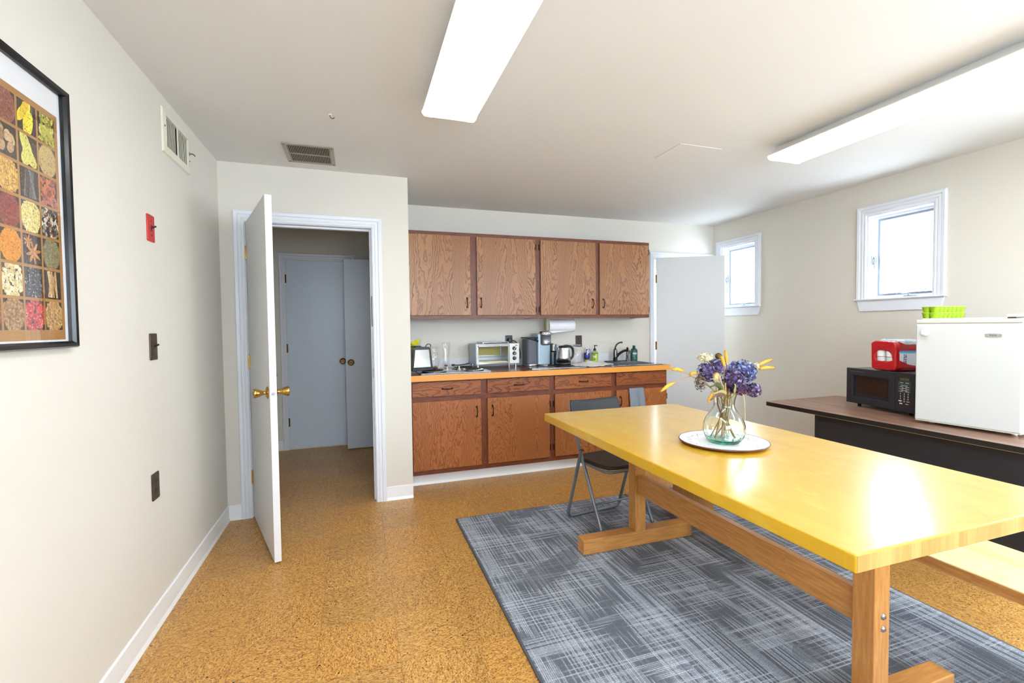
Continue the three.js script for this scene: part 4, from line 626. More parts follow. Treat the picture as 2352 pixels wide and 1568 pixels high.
{
  const t = thing('glass_jug', 'clear glass jug standing behind the kettle', 'jug', [2.968, CY, -0.655]);
  part(t, 'jug_glass', lathe([[0, 0], [0.044, 0], [0.05, 0.006], [0.051, 0.085], [0.046, 0.12], [0.033, 0.15], [0.028, 0.165], [0.034, 0.178], [0.032, 0.178], [0.026, 0.165], [0.031, 0.15], [0.044, 0.12], [0.049, 0.085], [0.048, 0.01], [0, 0.006]], 36), M.clear);
  part(t, 'lid', lathe([[0, 0.176], [0.04, 0.176], [0.041, 0.19], [0.036, 0.196], [0, 0.197]], 28), mat('#dfe4e2', 0.1, { transmission: 0.7, thickness: 0 }));
  part(t, 'handle', tube([[0.03, 0.165, 0.01], [0.058, 0.16, 0.02], [0.066, 0.13, 0.024], [0.05, 0.1, 0.018]], 0.0045, 20, 8), M.clear);
}
// ------------------------------------------------------------------ rug, table, bench, chair
{
  const { x0, x1, z0, z1, y } = RUG, t = thing('area_rug', 'grey rug with a faded crosshatch line pattern under the table', 'rug', [(x0 + x1) / 2, 0, (z0 + z1) / 2]), w = x1 - x0, d = z1 - z0;
  const g = box(w - 0.02, y - 0.001, d - 0.02, 0, (y + 0.001) / 2, 0), p = g.attributes.position, uv = g.attributes.uv;
  for (let i = 0; i < uv.count; i++) uv.setXY(i, p.getX(i) / w + 0.5, p.getZ(i) / d + 0.5);
  part(t, 'pile', g, M.rug);
  part(t, 'binding', [span(-w / 2, -w / 2 + 0.012, 0.0005, y, -d / 2, d / 2, 0.004), span(w / 2 - 0.012, w / 2, 0.0005, y, -d / 2, d / 2, 0.004), span(-w / 2 + 0.01, w / 2 - 0.01, 0.0005, y, -d / 2, -d / 2 + 0.012, 0.004), span(-w / 2 + 0.01, w / 2 - 0.01, 0.0005, y, d / 2 - 0.012, d / 2, 0.004)], M.binding);
}
const RY = RUG.y + 0.0005, TT = 0.768;
const timb = (g, axis, k = 0) => grain(g, axis, 0.6, hash(k, 18), hash(k, 19));
{
  const cx = 2.402, cz = 1.905, t = thing('dining_table', 'long yellow wooden trestle table standing on the grey rug', 'table', [cx, RY, cz]), th = 0.046, top = TT - RY, x = 0.472, z = 0.928;
  const g = rbox(2 * x, th, 2 * z, 0, top - th / 2, 0, 0.005, 2); part(t, 'table_top', grain(g, 'z', 1.0, 0.3, 0.1), M.beech);
  for (const s of [-1, 1]) part(t, 'end_grain', grain(box(2 * x - 0.008, th - 0.008, 0.001, 0, top - th / 2, s * (z + 0.0004)), 'y', 0.5), M.endGrain = mat('#ffffff', 0.4, { map: T.endGrain }));
  for (const s of [-1, 1]) {
    const zf = s > 0 ? 2.588 - cz : 1.205 - cz, ze = s > 0 ? 2.515 - cz : 1.280 - cz, za = Math.min(zf, ze), zb = Math.max(zf, ze);
    const f = part(t, 'trestle_foot', timb(span(2.035 - cx, 2.768 - cx, 0, 0.084, za, zb, 0.004), 'x', s + 3), M.timber);
    part(t, 'post', timb(span(2.372 - cx, 2.442 - cx, 0.084, top - th - 0.03, za + 0.002, zb - 0.002, 0.003), 'y', s + 5), M.timber);
    part(t, 'top_bearer', timb(span(2.10 - cx, 2.70 - cx, top - th - 0.03, top - th, za + 0.008, zb - 0.008, 0.002), 'x', s + 7), M.timber);
    const b = lathe([[0, 0.006], [0.0065, 0.0055], [0.0075, 0.002], [0.0085, 0.002], [0.0085, 0.0014], [0.0115, 0.0014], [0.0115, 0], [0, 0]], 6).rotateX(s * PI / 2);
    for (const y of [0.372, 0.332]) part(t, 'bolt', b, M.steel, [2.412 - cx, y - RY, s > 0 ? zb - 0.0018 : za + 0.0018]);
  }
  part(t, 'stretcher', timb(span(2.388 - cx, 2.426 - cx, 0.318 - RY, 0.428 - RY, 1.279 - cz, 2.516 - cz, 0.004), 'z', 9), M.timber);
}
{
  const x0 = 2.86, x1 = 3.215, z0 = 0.80, z1 = 3.02, cx = (x0 + x1) / 2, cz = (z0 + z1) / 2, t = thing('bench', 'long pale wooden bench on the far side of the table', 'bench', [cx, RY, cz]), y1 = 0.43 - RY;
  part(t, 'seat', grain(span(x0 - cx, x1 - cx, y1 - 0.044, y1, z0 - cz, z1 - cz, 0.004), 'z', 0.7, 0.6, 0.4), M.bench = mat('#ffffff', 0.24, { map: T.pale }));
  for (const z of [0.965, 2.805]) part(t, 'leg_panel', timb(span(2.872 - cx, 3.175 - cx, 0, y1 - 0.044, z - cz, z + 0.05 - cz, 0.003), 'y', z), M.timber);
  part(t, 'seat_edge', timb(box(0.001, 0.036, z1 - z0 - 0.008, x0 - cx - 0.0003, y1 - 0.022, 0), 'z', 41), M.timber, null, null, 'orange brown long edge');
  part(t, 'bench_stretcher', timb(span(-0.016, 0.016, y1 - 0.1, y1 - 0.0442, 1.015 - cz, 2.805 - cz, 0.003), 'z', 31), M.timber);
}
{
  const t = thing('folding_chair', 'black folding chair with grey tube legs tucked under the table end', 'chair', [2.402, RY, 0.925], 7 * PI / 180);
  const r = 0.0105, hw = 0.205, m = M.grey;
  // back frame: from the front feet up to the backrest; rear frame: U with a bar on the floor
  for (const s of [-1, 1]) part(t, 'front_leg', bentTube([[s * 0.196, r, 0.205], [s * 0.196, 0.55, -0.07], [s * 0.19, 0.775, -0.165]], r, 0.06), m);
  part(t, 'rear_frame', bentTube([[-hw - 0.006, 0.50, 0.0], [-hw - 0.008, r, -0.168], [hw + 0.008, r, -0.168], [hw + 0.006, 0.50, 0.0]], r, 0.045), m);
  part(t, 'front_bar', bentTube([[-0.196, 0.19, 0.13], [0.196, 0.19, 0.13]], 0.007, 0.01), m);
  part(t, 'seat_frame', bentTube([[-0.18, 0.408, -0.06], [-0.176, 0.408, 0.232], [0.176, 0.408, 0.232], [0.18, 0.408, -0.06]], 0.009, 0.06), m);
  part(t, 'seat', sheet((u, v) => { const e = Math.max(Math.abs(u - 0.5), Math.abs(v - 0.5)) * 2; return [(u - 0.5) * 0.35 * (1 - 0.1 * Math.pow(Math.abs(v - 0.5) * 2, 4)), 0.424 - 0.012 * Math.pow(Math.sin(v * PI) * Math.sin(u * PI), 0.6) + 0.004 * v, (v - 0.5) * 0.36 * (1 - 0.1 * Math.pow(Math.abs(u - 0.5) * 2, 4)) + 0.05]; }, 20, 20, 0.018).scale(1, 1, 1), mat('#2b2422', 0.5));
  part(t, 'backrest', sheet((u, v) => { const x = (u - 0.5) * 0.40 * (1 - 0.05 * Math.pow(Math.abs(v * 2 - 1), 3)), b = -0.04 * Math.pow(Math.cos((u - 0.5) * PI), 1.0); return [x, 0.60 + v * 0.18 + 0.012 * Math.pow(Math.abs(u - 0.5) * 2, 2) * v * v, -0.095 - v * 0.072 + b + 0.012]; }, 24, 10, 0.011), mat('#0d1116', 0.48));
  for (const s of [-1, 1]) part(t, 'pivot', cyl(0.007, 0.007, 0.03, 10).rotateZ(PI / 2), M.rubber, [s * 0.2, 0.49, -0.015]);
}
// ------------------------------------------------------------------ plate, vase and dried flowers
{
  const t = thing('serving_plate', 'white plate with a zigzag line pattern and dark red rim on the table', 'plate', [2.395, TT, 1.930]);
  const prof = [[0, 0.003], [0.1, 0.003], [0.14, 0.008], [0.178, 0.0155], [0.183, 0.0165], [0.186, 0.0155], [0.184, 0.012], [0.15, 0.003], [0.1, 0], [0, 0]];
  const tex = drawn(768, 768, (g, W) => {
    g.fillStyle = '#f4f6f8'; g.fillRect(0, 0, W, W); g.lineJoin = 'round';
    const zig = (a, c, w, s) => { g.save(); g.translate(W / 2, W / 2); g.rotate(a); g.translate(0, -W * 0.37); g.scale(s, s); g.strokeStyle = c; g.lineWidth = w; g.beginPath(); g.moveTo(-66, 14); g.lineTo(-34, -22); g.lineTo(4, 20); g.lineTo(40, -14); g.lineTo(72, 12); g.stroke(); g.restore(); };
    for (let k = 0; k < 10; k++) { zig(k * PI / 5 + 0.2, '#9aa487', 4, 1); zig(k * PI / 5 + 0.2, '#5f6e62', 2.5, 1.16); zig(k * PI / 5 + 0.23, '#c9a05a', 3, 0.8); }
    g.strokeStyle = '#8a8f8c'; g.lineWidth = 2; for (let k = 0; k < 6; k++) { g.save(); g.translate(W / 2, W / 2); g.rotate(k * 1.05 + 0.6); g.beginPath(); g.moveTo(-50, -W * 0.29); g.lineTo(46, -W * 0.31); g.stroke(); g.restore(); }
  });
  const g = lathe(prof, 64), p = g.attributes.position, uv = g.attributes.uv; for (let i = 0; i < uv.count; i++) uv.setXY(i, 0.5 + p.getX(i) / 0.38, 0.5 + p.getZ(i) / 0.38);
  part(t, 'dish', g, mat('#ffffff', 0.16, { map: tex })); part(t, 'rim_line', new THREE.TorusGeometry(0.1842, 0.0025, 8, 80).rotateX(PI / 2).translate(0, 0.0152, 0), mat('#5d2430', 0.25));
  part(t, 'underside', lathe([[0.1, -0.00005], [0.15, 0.0028], [0.1855, 0.0125], [0.1862, 0.0145]], 64), mat('#b97a56', 0.5));
}
const VX = 2.405, VZ = 1.925, VY = TT + 0.0035;
{
  const t = thing('flower_vase', 'pear shaped greenish glass vase holding dried flowers', 'vase', [VX, VY, VZ]);
  const out = [[0, 0], [0.052, 0], [0.066, 0.006], [0.08, 0.025], [0.088, 0.055], [0.086, 0.085], [0.074, 0.115], [0.056, 0.14], [0.046, 0.158], [0.043, 0.172], [0.046, 0.195], [0.054, 0.22], [0.0585, 0.228]];
  const inn = [[0.0565, 0.228], [0.052, 0.219], [0.0438, 0.195], [0.0408, 0.172], [0.0438, 0.157], [0.054, 0.138], [0.0715, 0.114], [0.0835, 0.085], [0.0855, 0.056], [0.077, 0.028], [0.062, 0.016], [0, 0.014]];
  const sm = (pts) => new THREE.SplineCurve(pts.map(([r, y]) => new THREE.Vector2(r, y))).getPoints(44).map((p) => [Math.max(0, p.x), p.y]);
  part(t, 'vase_glass', lathe([...sm(out), ...sm(inn)], 56), mat('#ffffff', 0.01, { transmission: 1, thickness: 0.01, ior: 1.48, attenuationColor: new THREE.Color('#5fd0a4'), attenuationDistance: 0.11 }));
}
const stem = (pts, r = 0.0016) => tube(pts, r, 26, 5);
const strawM = mat('#b08a4a', 0.8), strawD = mat('#7d5a30', 0.85), grassM = mat('#cfa038', 0.85), greenM = mat('#6f7a3c', 0.8);
const rf = rngOf(321);
let stemNo = 0;
function stemPoints(end, lean = 1) {                                  // from the vase floor through the neck to the head
  const k = stemNo++, a = k * 2.4, q = 0.012 + 0.05 * rf(), dir = Math.atan2(end[2] - VZ, end[0] - VX), n = 0.006 + 0.026 * rf();
  const b = [VX - Math.cos(dir) * q * lean + 0.02 * Math.cos(a), VY + 0.020 + 0.004 * rf(), VZ - Math.sin(dir) * q * lean + 0.02 * Math.sin(a)];
  const c = [VX + Math.cos(dir + Math.sin(a)) * n, VY + 0.172, VZ + Math.sin(dir + Math.sin(a)) * n], d = [lerp(VX, end[0], 0.35) , VY + 0.24 + 0.01 * rf(), lerp(VZ, end[2], 0.35)];
  const h = Math.hypot(d[0] - VX, d[2] - VZ); if (h > 0.046) { d[0] = VX + (d[0] - VX) * 0.046 / h; d[2] = VZ + (d[2] - VZ) * 0.046 / h; d[1] = VY + 0.222; }
  return [b, c, d, end];
}
function foxtail(label, tail, tip, sag = 0) {
  const t = thing('foxtail_grass', label, 'dried grass', [0, 0, 0], 0, 'dried foxtail grasses in the vase');
  const pts = stemPoints(tail); if (sag) pts.splice(3, 0, [lerp(pts[2][0], tail[0], 0.6), Math.max(pts[2][1], tail[1]) + sag, lerp(pts[2][2], tail[2], 0.6)]);
  part(t, 'stem', stem(pts, 0.0012), strawM);
  const A = V(...tail), B = V(...tip), mid = A.clone().lerp(B, 0.5).add(V(0, 0.004, 0)), P = [tail, mid.toArray(), tip], gs = [taper(P, (k) => 0.0072 * Math.pow(Math.sin(clamp(k * 0.92 + 0.06) * PI), 0.45) * (0.9 + 0.2 * hash(Math.round(k * 26), tail[0])), 26, 9)];
  const c = new THREE.CatmullRomCurve3(P.map((p) => V(...p))), ax = B.clone().sub(A).normalize(), pos = [];
  for (let i = 0; i < 260; i++) { const k = rf() * 0.96 + 0.02, p = c.getPoint(k), d = V(rf() - 0.5, rf() - 0.5, rf() - 0.5).normalize().addScaledVector(ax, 0.45).normalize(), s = d.clone().cross(ax).setLength(0.0011), q = p.clone().addScaledVector(d, 0.0115); for (const v of [p.clone().add(s), p.clone().sub(s), q]) pos.push(v.x, v.y, v.z); }
  const b = new THREE.BufferGeometry(); b.setAttribute('position', new THREE.Float32BufferAttribute(pos, 3)); b.setAttribute('uv', new THREE.Float32BufferAttribute(new Float32Array(pos.length / 3 * 2), 2)); b.computeVertexNormals(); gs.push(b);
  part(t, 'seed_head', gs, grassM);
}
foxtail('yellow foxtail drooping farthest left over the counter edge', [2.135, 1.052, 1.930], [2.066, 1.020, 1.935], 0.022);
foxtail('yellow foxtail reaching left, level with the counter top', [2.185, 1.098, 1.925], [2.126, 1.108, 1.925]);
foxtail('short yellow foxtail just left of the purple heads', [2.246, 1.088, 1.935], [2.208, 1.083, 1.94]);
foxtail('yellow foxtail hanging down beside the vase neck', [2.306, 1.000, 1.965], [2.283, 0.962, 1.965], 0.03);
foxtail('tall yellow foxtail standing highest above the bouquet', [2.428, 1.120, 1.915], [2.419, 1.182, 1.915]);
foxtail('upright yellow foxtail in front of the far door knob', [2.388, 1.108, 1.945], [2.368, 1.158, 1.945]);
foxtail('upper yellow foxtail reaching far to the right', [2.602, 1.100, 1.91], [2.702, 1.130, 1.905]);
foxtail('lower yellow foxtail reaching far to the right', [2.598, 1.092, 1.93], [2.688, 1.093, 1.93]);
// florets: four bent petals each, gathered over a rounded head
function floretCluster(center, rad, n, colours, size, squash = [1, 1, 1], fill = 0.75) {
  const pos = [], col = [], uvs = []; const c = new THREE.Color();
  for (let i = 0; i < n; i++) {
    const y = 1 - 2 * (i + 0.5) / n, a = i * 2.39996 + rf() * 0.6, q = Math.sqrt(1 - y * y), dir = V(Math.cos(a) * q, y, Math.sin(a) * q), rr = fill + (1.02 - fill) * rf();
    const p = V(center[0] + dir.x * rad * squash[0] * rr, center[1] + dir.y * rad * squash[1] * rr, center[2] + dir.z * rad * squash[2] * rr), n0 = dir.clone().add(V(rf() - 0.5, rf() - 0.5, rf() - 0.5).multiplyScalar(0.9)).normalize();
    const u = V(rf() - 0.5, rf() - 0.5, rf() - 0.5).cross(n0).normalize(), w = n0.clone().cross(u); c.set(colours[Math.floor(rf() * colours.length)]); const k = 0.35 + 0.65 * rf();
    for (let m = 0; m < 4; m++) {
      const an = m * PI / 2, d = u.clone().multiplyScalar(Math.cos(an)).addScaledVector(w, Math.sin(an)), e = u.clone().multiplyScalar(-Math.sin(an)).addScaledVector(w, Math.cos(an)), s = size * (0.8 + 0.4 * rf()), bend = (rf() - 0.3) * 0.5;
      const A = p, B = p.clone().addScaledVector(d, s * 0.6).addScaledVector(e, s * 0.45).addScaledVector(n0, s * bend), C = p.clone().addScaledVector(d, s * 1.05).addScaledVector(n0, s * bend * 0.4), D = p.clone().addScaledVector(d, s * 0.6).addScaledVector(e, -s * 0.45).addScaledVector(n0, s * bend);
      for (const v of [A, B, C, A, C, D]) { pos.push(v.x, v.y, v.z); col.push(c.r * k, c.g * k, c.b * k); uvs.push(0, 0); }
    }
  }
  const g = new THREE.BufferGeometry(); g.setAttribute('position', new THREE.Float32BufferAttribute(pos, 3)); g.setAttribute('color', new THREE.Float32BufferAttribute(col, 3)); g.setAttribute('uv', new THREE.Float32BufferAttribute(uvs, 2)); g.computeVertexNormals(); return g;
}
const petalM = new THREE.MeshStandardMaterial({ color: '#ffffff', roughness: 0.85, vertexColors: true, side: THREE.DoubleSide });
const purple = ['#4a3870', '#5b4a86', '#3b2c58', '#6d5d9a', '#8478ad', '#52375f', '#a79fc4'], blue = ['#5d6bb0', '#7385c4', '#8fa4d6', '#4a5596', '#b4c0e2', '#5a4c8c', '#3d3a70'], plum = ['#4a2a52', '#5b3562', '#6d4475', '#38203f', '#7d4a68', '#463258'], lilac = ['#8d7fb0', '#a99cc6', '#6f6096', '#c0b4d4', '#5f4f80'];
function hydrangea(label, c, rad, n, cols, squash, size = 0.0068) {
  const t = thing('dried_hydrangea', label, 'dried flower', [0, 0, 0], 0, 'dried hydrangea heads in the vase');
  part(t, 'flower_head', floretCluster(c, rad, Math.round(n * 2.1), cols, size, squash, 0.55), petalM);
  part(t, 'stem', stem(stemPoints([c[0], c[1] - rad * 0.6, c[2]]), 0.0022), strawD);
  part(t, 'head_stalks', Array.from({ length: 14 }, () => { const d = V(rf() - 0.5, rf() * 0.7, rf() - 0.5).setLength(rad * 0.75); return tube([[c[0], c[1] - rad * 0.6, c[2]], [c[0] + d.x * 0.5, c[1] - rad * 0.1 + d.y * 0.3, c[2] + d.z * 0.5], [c[0] + d.x, c[1] + d.y, c[2] + d.z]], 0.001, 6, 4); }), strawD);
}
hydrangea('dark purple hydrangea head at the left of the bouquet', [2.310, 1.090, 1.930], 0.047, 190, purple, [1, 0.95, 1]);
hydrangea('lilac hydrangea head at the top centre of the bouquet', [2.382, 1.108, 1.905], 0.043, 170, lilac.concat(purple), [1, 0.85, 1]);
hydrangea('large blue hydrangea head at the right of the bouquet', [2.514, 1.078, 1.910], 0.068, 400, blue, [1.02, 0.85, 1]);
hydrangea('deep violet hydrangea head in the middle of the bouquet', [2.440, 1.052, 1.945], 0.054, 260, purple.concat(plum), [1, 0.95, 0.9]);
hydrangea('plum hydrangea head low above the vase rim', [2.478, 1.010, 1.940], 0.042, 190, plum, [1.25, 0.7, 0.9]);
hydrangea('small plum hydrangea head hanging lowest on the right', [2.562, 0.998, 1.935], 0.037, 180, plum.concat(lilac), [1, 0.95, 0.9], 0.0055);
{
  const t = thing('lace_flower', 'cream white umbel flower at the upper left of the bouquet', 'dried flower', [0, 0, 0]), c = [2.282, 1.158, 1.945], cols = ['#f2ecc8', '#e6ddb0', '#f7f2da'];
  part(t, 'flower_head', floretCluster([c[0], c[1], c[2]], 0.036, 170, cols, 0.006, [1, 0.5, 0.9], 0.7), petalM);
  part(t, 'stem', stem([[2.415, VY + 0.022, 1.93], [2.405, VY + 0.172, 1.925], [2.372, 1.055, 1.935], [2.325, 1.118, 1.94], [c[0] + 0.006, c[1] - 0.01, c[2]]], 0.0013), mat('#cdbd8a', 0.8));
  part(t, 'rays', Array.from({ length: 16 }, (_, i) => { const a = i * 0.39, q = 0.03; return tube([[c[0] + 0.006, c[1] - 0.014, c[2]], [c[0] + Math.cos(a) * q * 0.6, c[1] - 0.004, c[2] + Math.sin(a) * q * 0.6], [c[0] + Math.cos(a) * q, c[1] + 0.004, c[2] + Math.sin(a) * q]], 0.0008, 5, 4); }), mat('#d8cc9c', 0.8));
}
{
  const t = thing('lace_flower', 'cream flower spray behind the right foxtails', 'dried flower', [0, 0, 0]), c = [2.588, 1.098, 1.915], cols = ['#e6dca6', '#f0e8c0', '#d6c88a'];
  part(t, 'flower_head', floretCluster(c, 0.03, 120, cols, 0.006, [1, 0.8, 0.9], 0.6), petalM); part(t, 'stem', stem(stemPoints(c), 0.0014), strawM);
}
{
  const t = thing('tan_bloom', 'small tan daisy shaped dried bloom on the left purple head', 'dried flower', [0, 0, 0]), c = [2.302, 1.078, 1.988], L = [];
  for (let i = 0; i < 16; i++) { const a = i / 16 * 2 * PI; L.push(taper([[c[0], c[1], c[2]], [c[0] + Math.cos(a) * 0.009, c[1] + Math.sin(a) * 0.009, c[2] + 0.004], [c[0] + Math.cos(a) * 0.019, c[1] + Math.sin(a) * 0.017, c[2] + 0.002]], (k) => 0.0022 * (1 - 0.6 * k), 5, 5)); }
  part(t, 'petals', L, mat('#d2b06a', 0.85)); part(t, 'stem', stem([[2.40, VY + 0.022, 1.935], [2.395, VY + 0.172, 1.94], [2.35, 1.03, 1.975], c], 0.0013), strawM);
}
{
  const t = thing('seed_spray', 'brownish green budded sprig sticking out low on the left', 'dried flower', [0, 0, 0]), e = [2.262, 1.062, 1.94];
  part(t, 'stem', stem(stemPoints(e), 0.0016), greenM);
  part(t, 'buds', floretCluster([2.262, 1.050, 1.94], 0.034, 130, ['#6a5d3a', '#7f7148', '#8f7d6a', '#57452f', '#6d4a55'], 0.005, [0.8, 1.25, 0.8], 0.4), petalM);
}
for (const [label, a, b, c, w, col] of [
  ['dark green curled leaf at the left above the vase rim', [2.365, 0.995, 1.96], [2.32, 1.035, 1.975], [2.285, 1.028, 1.97], 0.011, '#4f5a2c'],
  ['pale yellow green leaf hanging left of the vase rim', [2.375, 0.99, 1.97], [2.335, 1.005, 1.985], [2.292, 1.002, 1.985], 0.008, '#9c9454'],
  ['olive pointed leaf at the front of the vase rim', [2.402, 0.985, 1.978], [2.405, 1.012, 1.99], [2.402, 1.035, 1.985], 0.009, '#a3a05a'],
  ['brown purple withered leaf lowest on the left', [2.37, 0.985, 1.965], [2.315, 0.99, 1.98], [2.282, 0.972, 1.975], 0.010, '#6a4a4c']]) {
  const t = thing('dried_leaf', label, 'leaf', [0, 0, 0], 0), cv = new THREE.CatmullRomCurve3([V(...a), V(...b), V(...c)]);
  part(t, 'blade', sheet((u, v) => { const p = cv.getPoint(u), s = Math.sin(Math.pow(u, 0.8) * PI) * w * (v - 0.5) * 2, cu = Math.abs(v - 0.5) * 0.012; return [p.x + s * 0.25, p.y + s * 0.8 + cu, p.z + s * 0.5 + 0.004 * Math.sin(u * 9)]; }, 12, 6, 0.0007), mat(col, 0.8, { side: THREE.DoubleSide }));
  part(t, 'stalk', stem([[VX - 0.01, VY + 0.10, VZ + 0.01], [VX - 0.012, VY + 0.18, VZ + 0.015], a], 0.0013), greenM);
}
for (let i = 0; i < 16; i++) {
  const a = i * 2.1, t = thing('dried_reed', i < 15 ? 'bare straw coloured reed standing in the glass vase' : 'thin straw reed drooping outside the vase on the right', 'dried reed', [0, 0, 0], 0, 'bare reeds in the vase');
  if (i < 15) part(t, 'stalk', stem([[VX - Math.cos(a) * 0.05, VY + 0.022 + 0.004 * rf(), VZ - Math.sin(a) * 0.05], [VX + Math.cos(a + 0.5) * 0.012, VY + 0.11, VZ + Math.sin(a + 0.5) * 0.012], [VX + Math.cos(a) * 0.03, VY + 0.18, VZ + Math.sin(a) * 0.03], [VX + Math.cos(a) * 0.04, VY + 0.27, VZ + Math.sin(a) * 0.035]], 0.0014 + 0.0012 * rf()), i % 3 ? strawM : strawD);
  else part(t, 'stalk', stem([[VX + 0.045, VY + 0.235, VZ + 0.03], [2.472, 0.985, 1.965], [2.478, 0.94, 1.968], [2.482, 0.868, 1.968]], 0.0009), mat('#e2d3a0', 0.8));
}
// ------------------------------------------------------------------ desk with microwave, water and refrigerator
const DY = 0.71;
{
  const x0 = 3.776, x1 = 4.536, z0 = 0.87, z1 = 2.40, cx = (x0 + x1) / 2, cz = (z0 + z1) / 2, t = thing('office_desk', 'dark walnut laminate desk with black edge and black panel', 'desk', [cx, 0, cz]), w = x1 - x0, d = z1 - z0, th = 0.028;
  part(t, 'desk_top', grain(extrude(roundRect(w - 0.004, d - 0.004, 0.028), th, 0).rotateX(-PI / 2).translate(0, DY - th, 0), 'z', 0.8, 0.2, 0.1), M.laminate);
  const o = roundRect(w, d, 0.03); o.holes.push(roundRect(w - 0.003, d - 0.003, 0.0285)); part(t, 'edge_band', extrude(o, th - 0.0006, 0).rotateX(-PI / 2).translate(0, DY - th, 0), M.black);
  part(t, 'gold_line', [box(0.003, 0.0022, d - 0.06, -w / 2 + 0.003, DY - th - 0.0011, 0)], mat('#b99a68', 0.5));
  part(t, 'modesty_panel', box(0.018, 0.60, 1.09, 3.868 - cx, 0.38, 1.785 - cz), M.deskBlack);
  for (const z of [1.225, 2.345]) { const l = part(t, 'leg_panel', rbox(0.56, DY - th - 0.02, 0.03, 4.14 - cx, (DY - th + 0.02) / 2, z - cz, 0.004), M.deskBlack); part(l, 'glide_foot', [rbox(0.56, 0.02, 0.05, 4.14 - cx, 0.011, z - cz, 0.004)], M.alu); }
  part(t, 'desk_rail', box(0.03, 0.05, 1.09, 4.40 - cx, DY - th - 0.025, 1.785 - cz), M.deskBlack);
}
{
  const W = 0.488, Hh = 0.262, D = 0.27, th = -100.5 * PI / 180, ax = [4.185, 1.195], ux = [Math.cos(th), -Math.sin(th)], nz = [Math.sin(th), Math.cos(th)];
  const c = [ax[0] + ux[0] * W / 2 - nz[0] * D / 2, ax[1] + ux[1] * W / 2 - nz[1] * D / 2];
  const t = thing('microwave_oven', 'black microwave oven with keypad on the desk', 'microwave', [c[0], DY + 0.0005, c[1]], th), f = D / 2, y0 = 0.022, y1 = y0 + 0.245;
  part(t, 'case', rbox(W - 0.004, 0.243, D - 0.03, 0, (y0 + y1) / 2, -0.015, 0.006), mat('#4d4a4c', 0.45));
  const fx0 = -W / 2, fx1 = W / 2 - 0.125, m = mat('#23262c', 0.42);
  const ds = shapeOf([[fx0, y0], [fx1 - 0.001, y0], [fx1 - 0.001, y1], [fx0, y1]]); ds.holes.push(shapeOf([[fx0 + 0.05, y0 + 0.045], [fx0 + 0.05, y1 - 0.05], [fx1 - 0.04, y1 - 0.05], [fx1 - 0.04, y0 + 0.045]]));
  const door = part(t, 'door', extrude(ds, 0.03, 0.005, 2).translate(0, 0, f - 0.03), m);
  part(door, 'window_bezel', span(fx0 + 0.048, fx1 - 0.038, y0 + 0.043, y1 - 0.048, f - 0.022, f - 0.018), m); part(door, 'window', span(fx0 + 0.066, fx1 - 0.062, y0 + 0.068, y1 - 0.062, f - 0.018, f - 0.0165), mat('#2a211d', 0.12));
  part(door, 'pull_lip', rbox(fx1 - fx0 - 0.03, 0.006, 0.012, (fx0 + fx1) / 2 - 0.004, y0 + 0.036, f - 0.006, 0.003), m);
  part(t, 'control_panel', extrude(shapeOf([[fx1 + 0.001, y0], [W / 2, y0], [W / 2, y1], [fx1 + 0.001, y1]]), 0.03, 0.005, 2).translate(0, 0, f - 0.03), m);
  const kp = drawn(256, 512, (g) => {
    g.fillStyle = '#1d1f25'; g.fillRect(0, 0, 256, 512); g.fillStyle = '#4c4438'; g.fillRect(40, 16, 180, 50); g.fillStyle = '#6a5d4c'; for (const x of [60, 96, 146, 182]) g.fillRect(x, 24, 22, 34);
    g.strokeStyle = '#4f8d84'; g.lineWidth = 5; g.strokeRect(20, 84, 216, 42); g.strokeRect(20, 140, 216, 130); g.fillStyle = '#cfd8d4'; for (const [x, y, w] of [[44, 100, 66], [146, 100, 66], [60, 152, 130], [36, 176, 70], [150, 176, 70], [84, 196, 90], [36, 214, 70], [150, 214, 70], [76, 236, 104], [36, 252, 60], [150, 252, 70]]) g.fillRect(x, y, w, 10);
    g.fillStyle = '#e8e8e4'; g.font = 'bold 40px sans-serif'; g.textAlign = 'center'; [['1', '2', '3'], ['4', '5', '6'], ['7', '8', '9'], ['', '0', '']].forEach((row, j) => row.forEach((q, i) => g.fillText(q, 56 + i * 72, 318 + j * 44))); g.fillRect(22, 424, 62, 20); g.fillRect(168, 430, 62, 10); g.fillRect(40, 470, 56, 20); g.fillRect(150, 476, 60, 10);
  });
  part(t, 'keypad', new THREE.PlaneGeometry(0.088, 0.18), mat('#ffffff', 0.4, { map: kp }), [(fx1 + W / 2) / 2, (y0 + y1) / 2 + 0.008, f + 0.0004]);
  part(t, 'name_strip', box(0.11, 0.004, 0.0006, fx0 + 0.085, y1 - 0.022, f), mat('#5d5f66', 0.5));
  for (const [x, z] of [[-1, 1], [1, 1], [-1, -1], [1, -1]]) part(t, 'foot', cyl(0.012, 0.010, 0.022, 12), M.rubber, [x * (W / 2 - 0.06), 0.011, z * (D / 2 - 0.05)]);
  // shrink-wrapped pack of water bottles on top
  const px = (0.175 + 0.355) / 2 - W / 2, pc = [c[0] + ux[0] * px + nz[0] * 0.012, c[1] + ux[1] * px + nz[1] * 0.012];
  const p = thing('water_pack', 'red shrink wrapped pack of water bottles on the microwave', 'water pack', [pc[0], DY + 0.0005 + y1 + 0.0005, pc[1]], th), pw = 0.18, ph = 0.2, pd = 0.245, wr = mat('#b5141c', 0.22, { bumpMap: T.peel, bumpScale: 0.004 });
  const bump = (g) => { g = g.index ? g : g; const q = g.attributes.position, n = V(); for (let i = 0; i < q.count; i++) { const x = q.getX(i), y = q.getY(i), z = q.getZ(i), k = noiseA(x * 22 + z * 9, y * 22 - z * 14) * 0.0035; n.set(x, y - ph / 2, z).normalize(); q.setXYZ(i, x + n.x * k, Math.max(0.0005, y + n.y * k), z + n.z * k); } g.computeVertexNormals(); return g; };
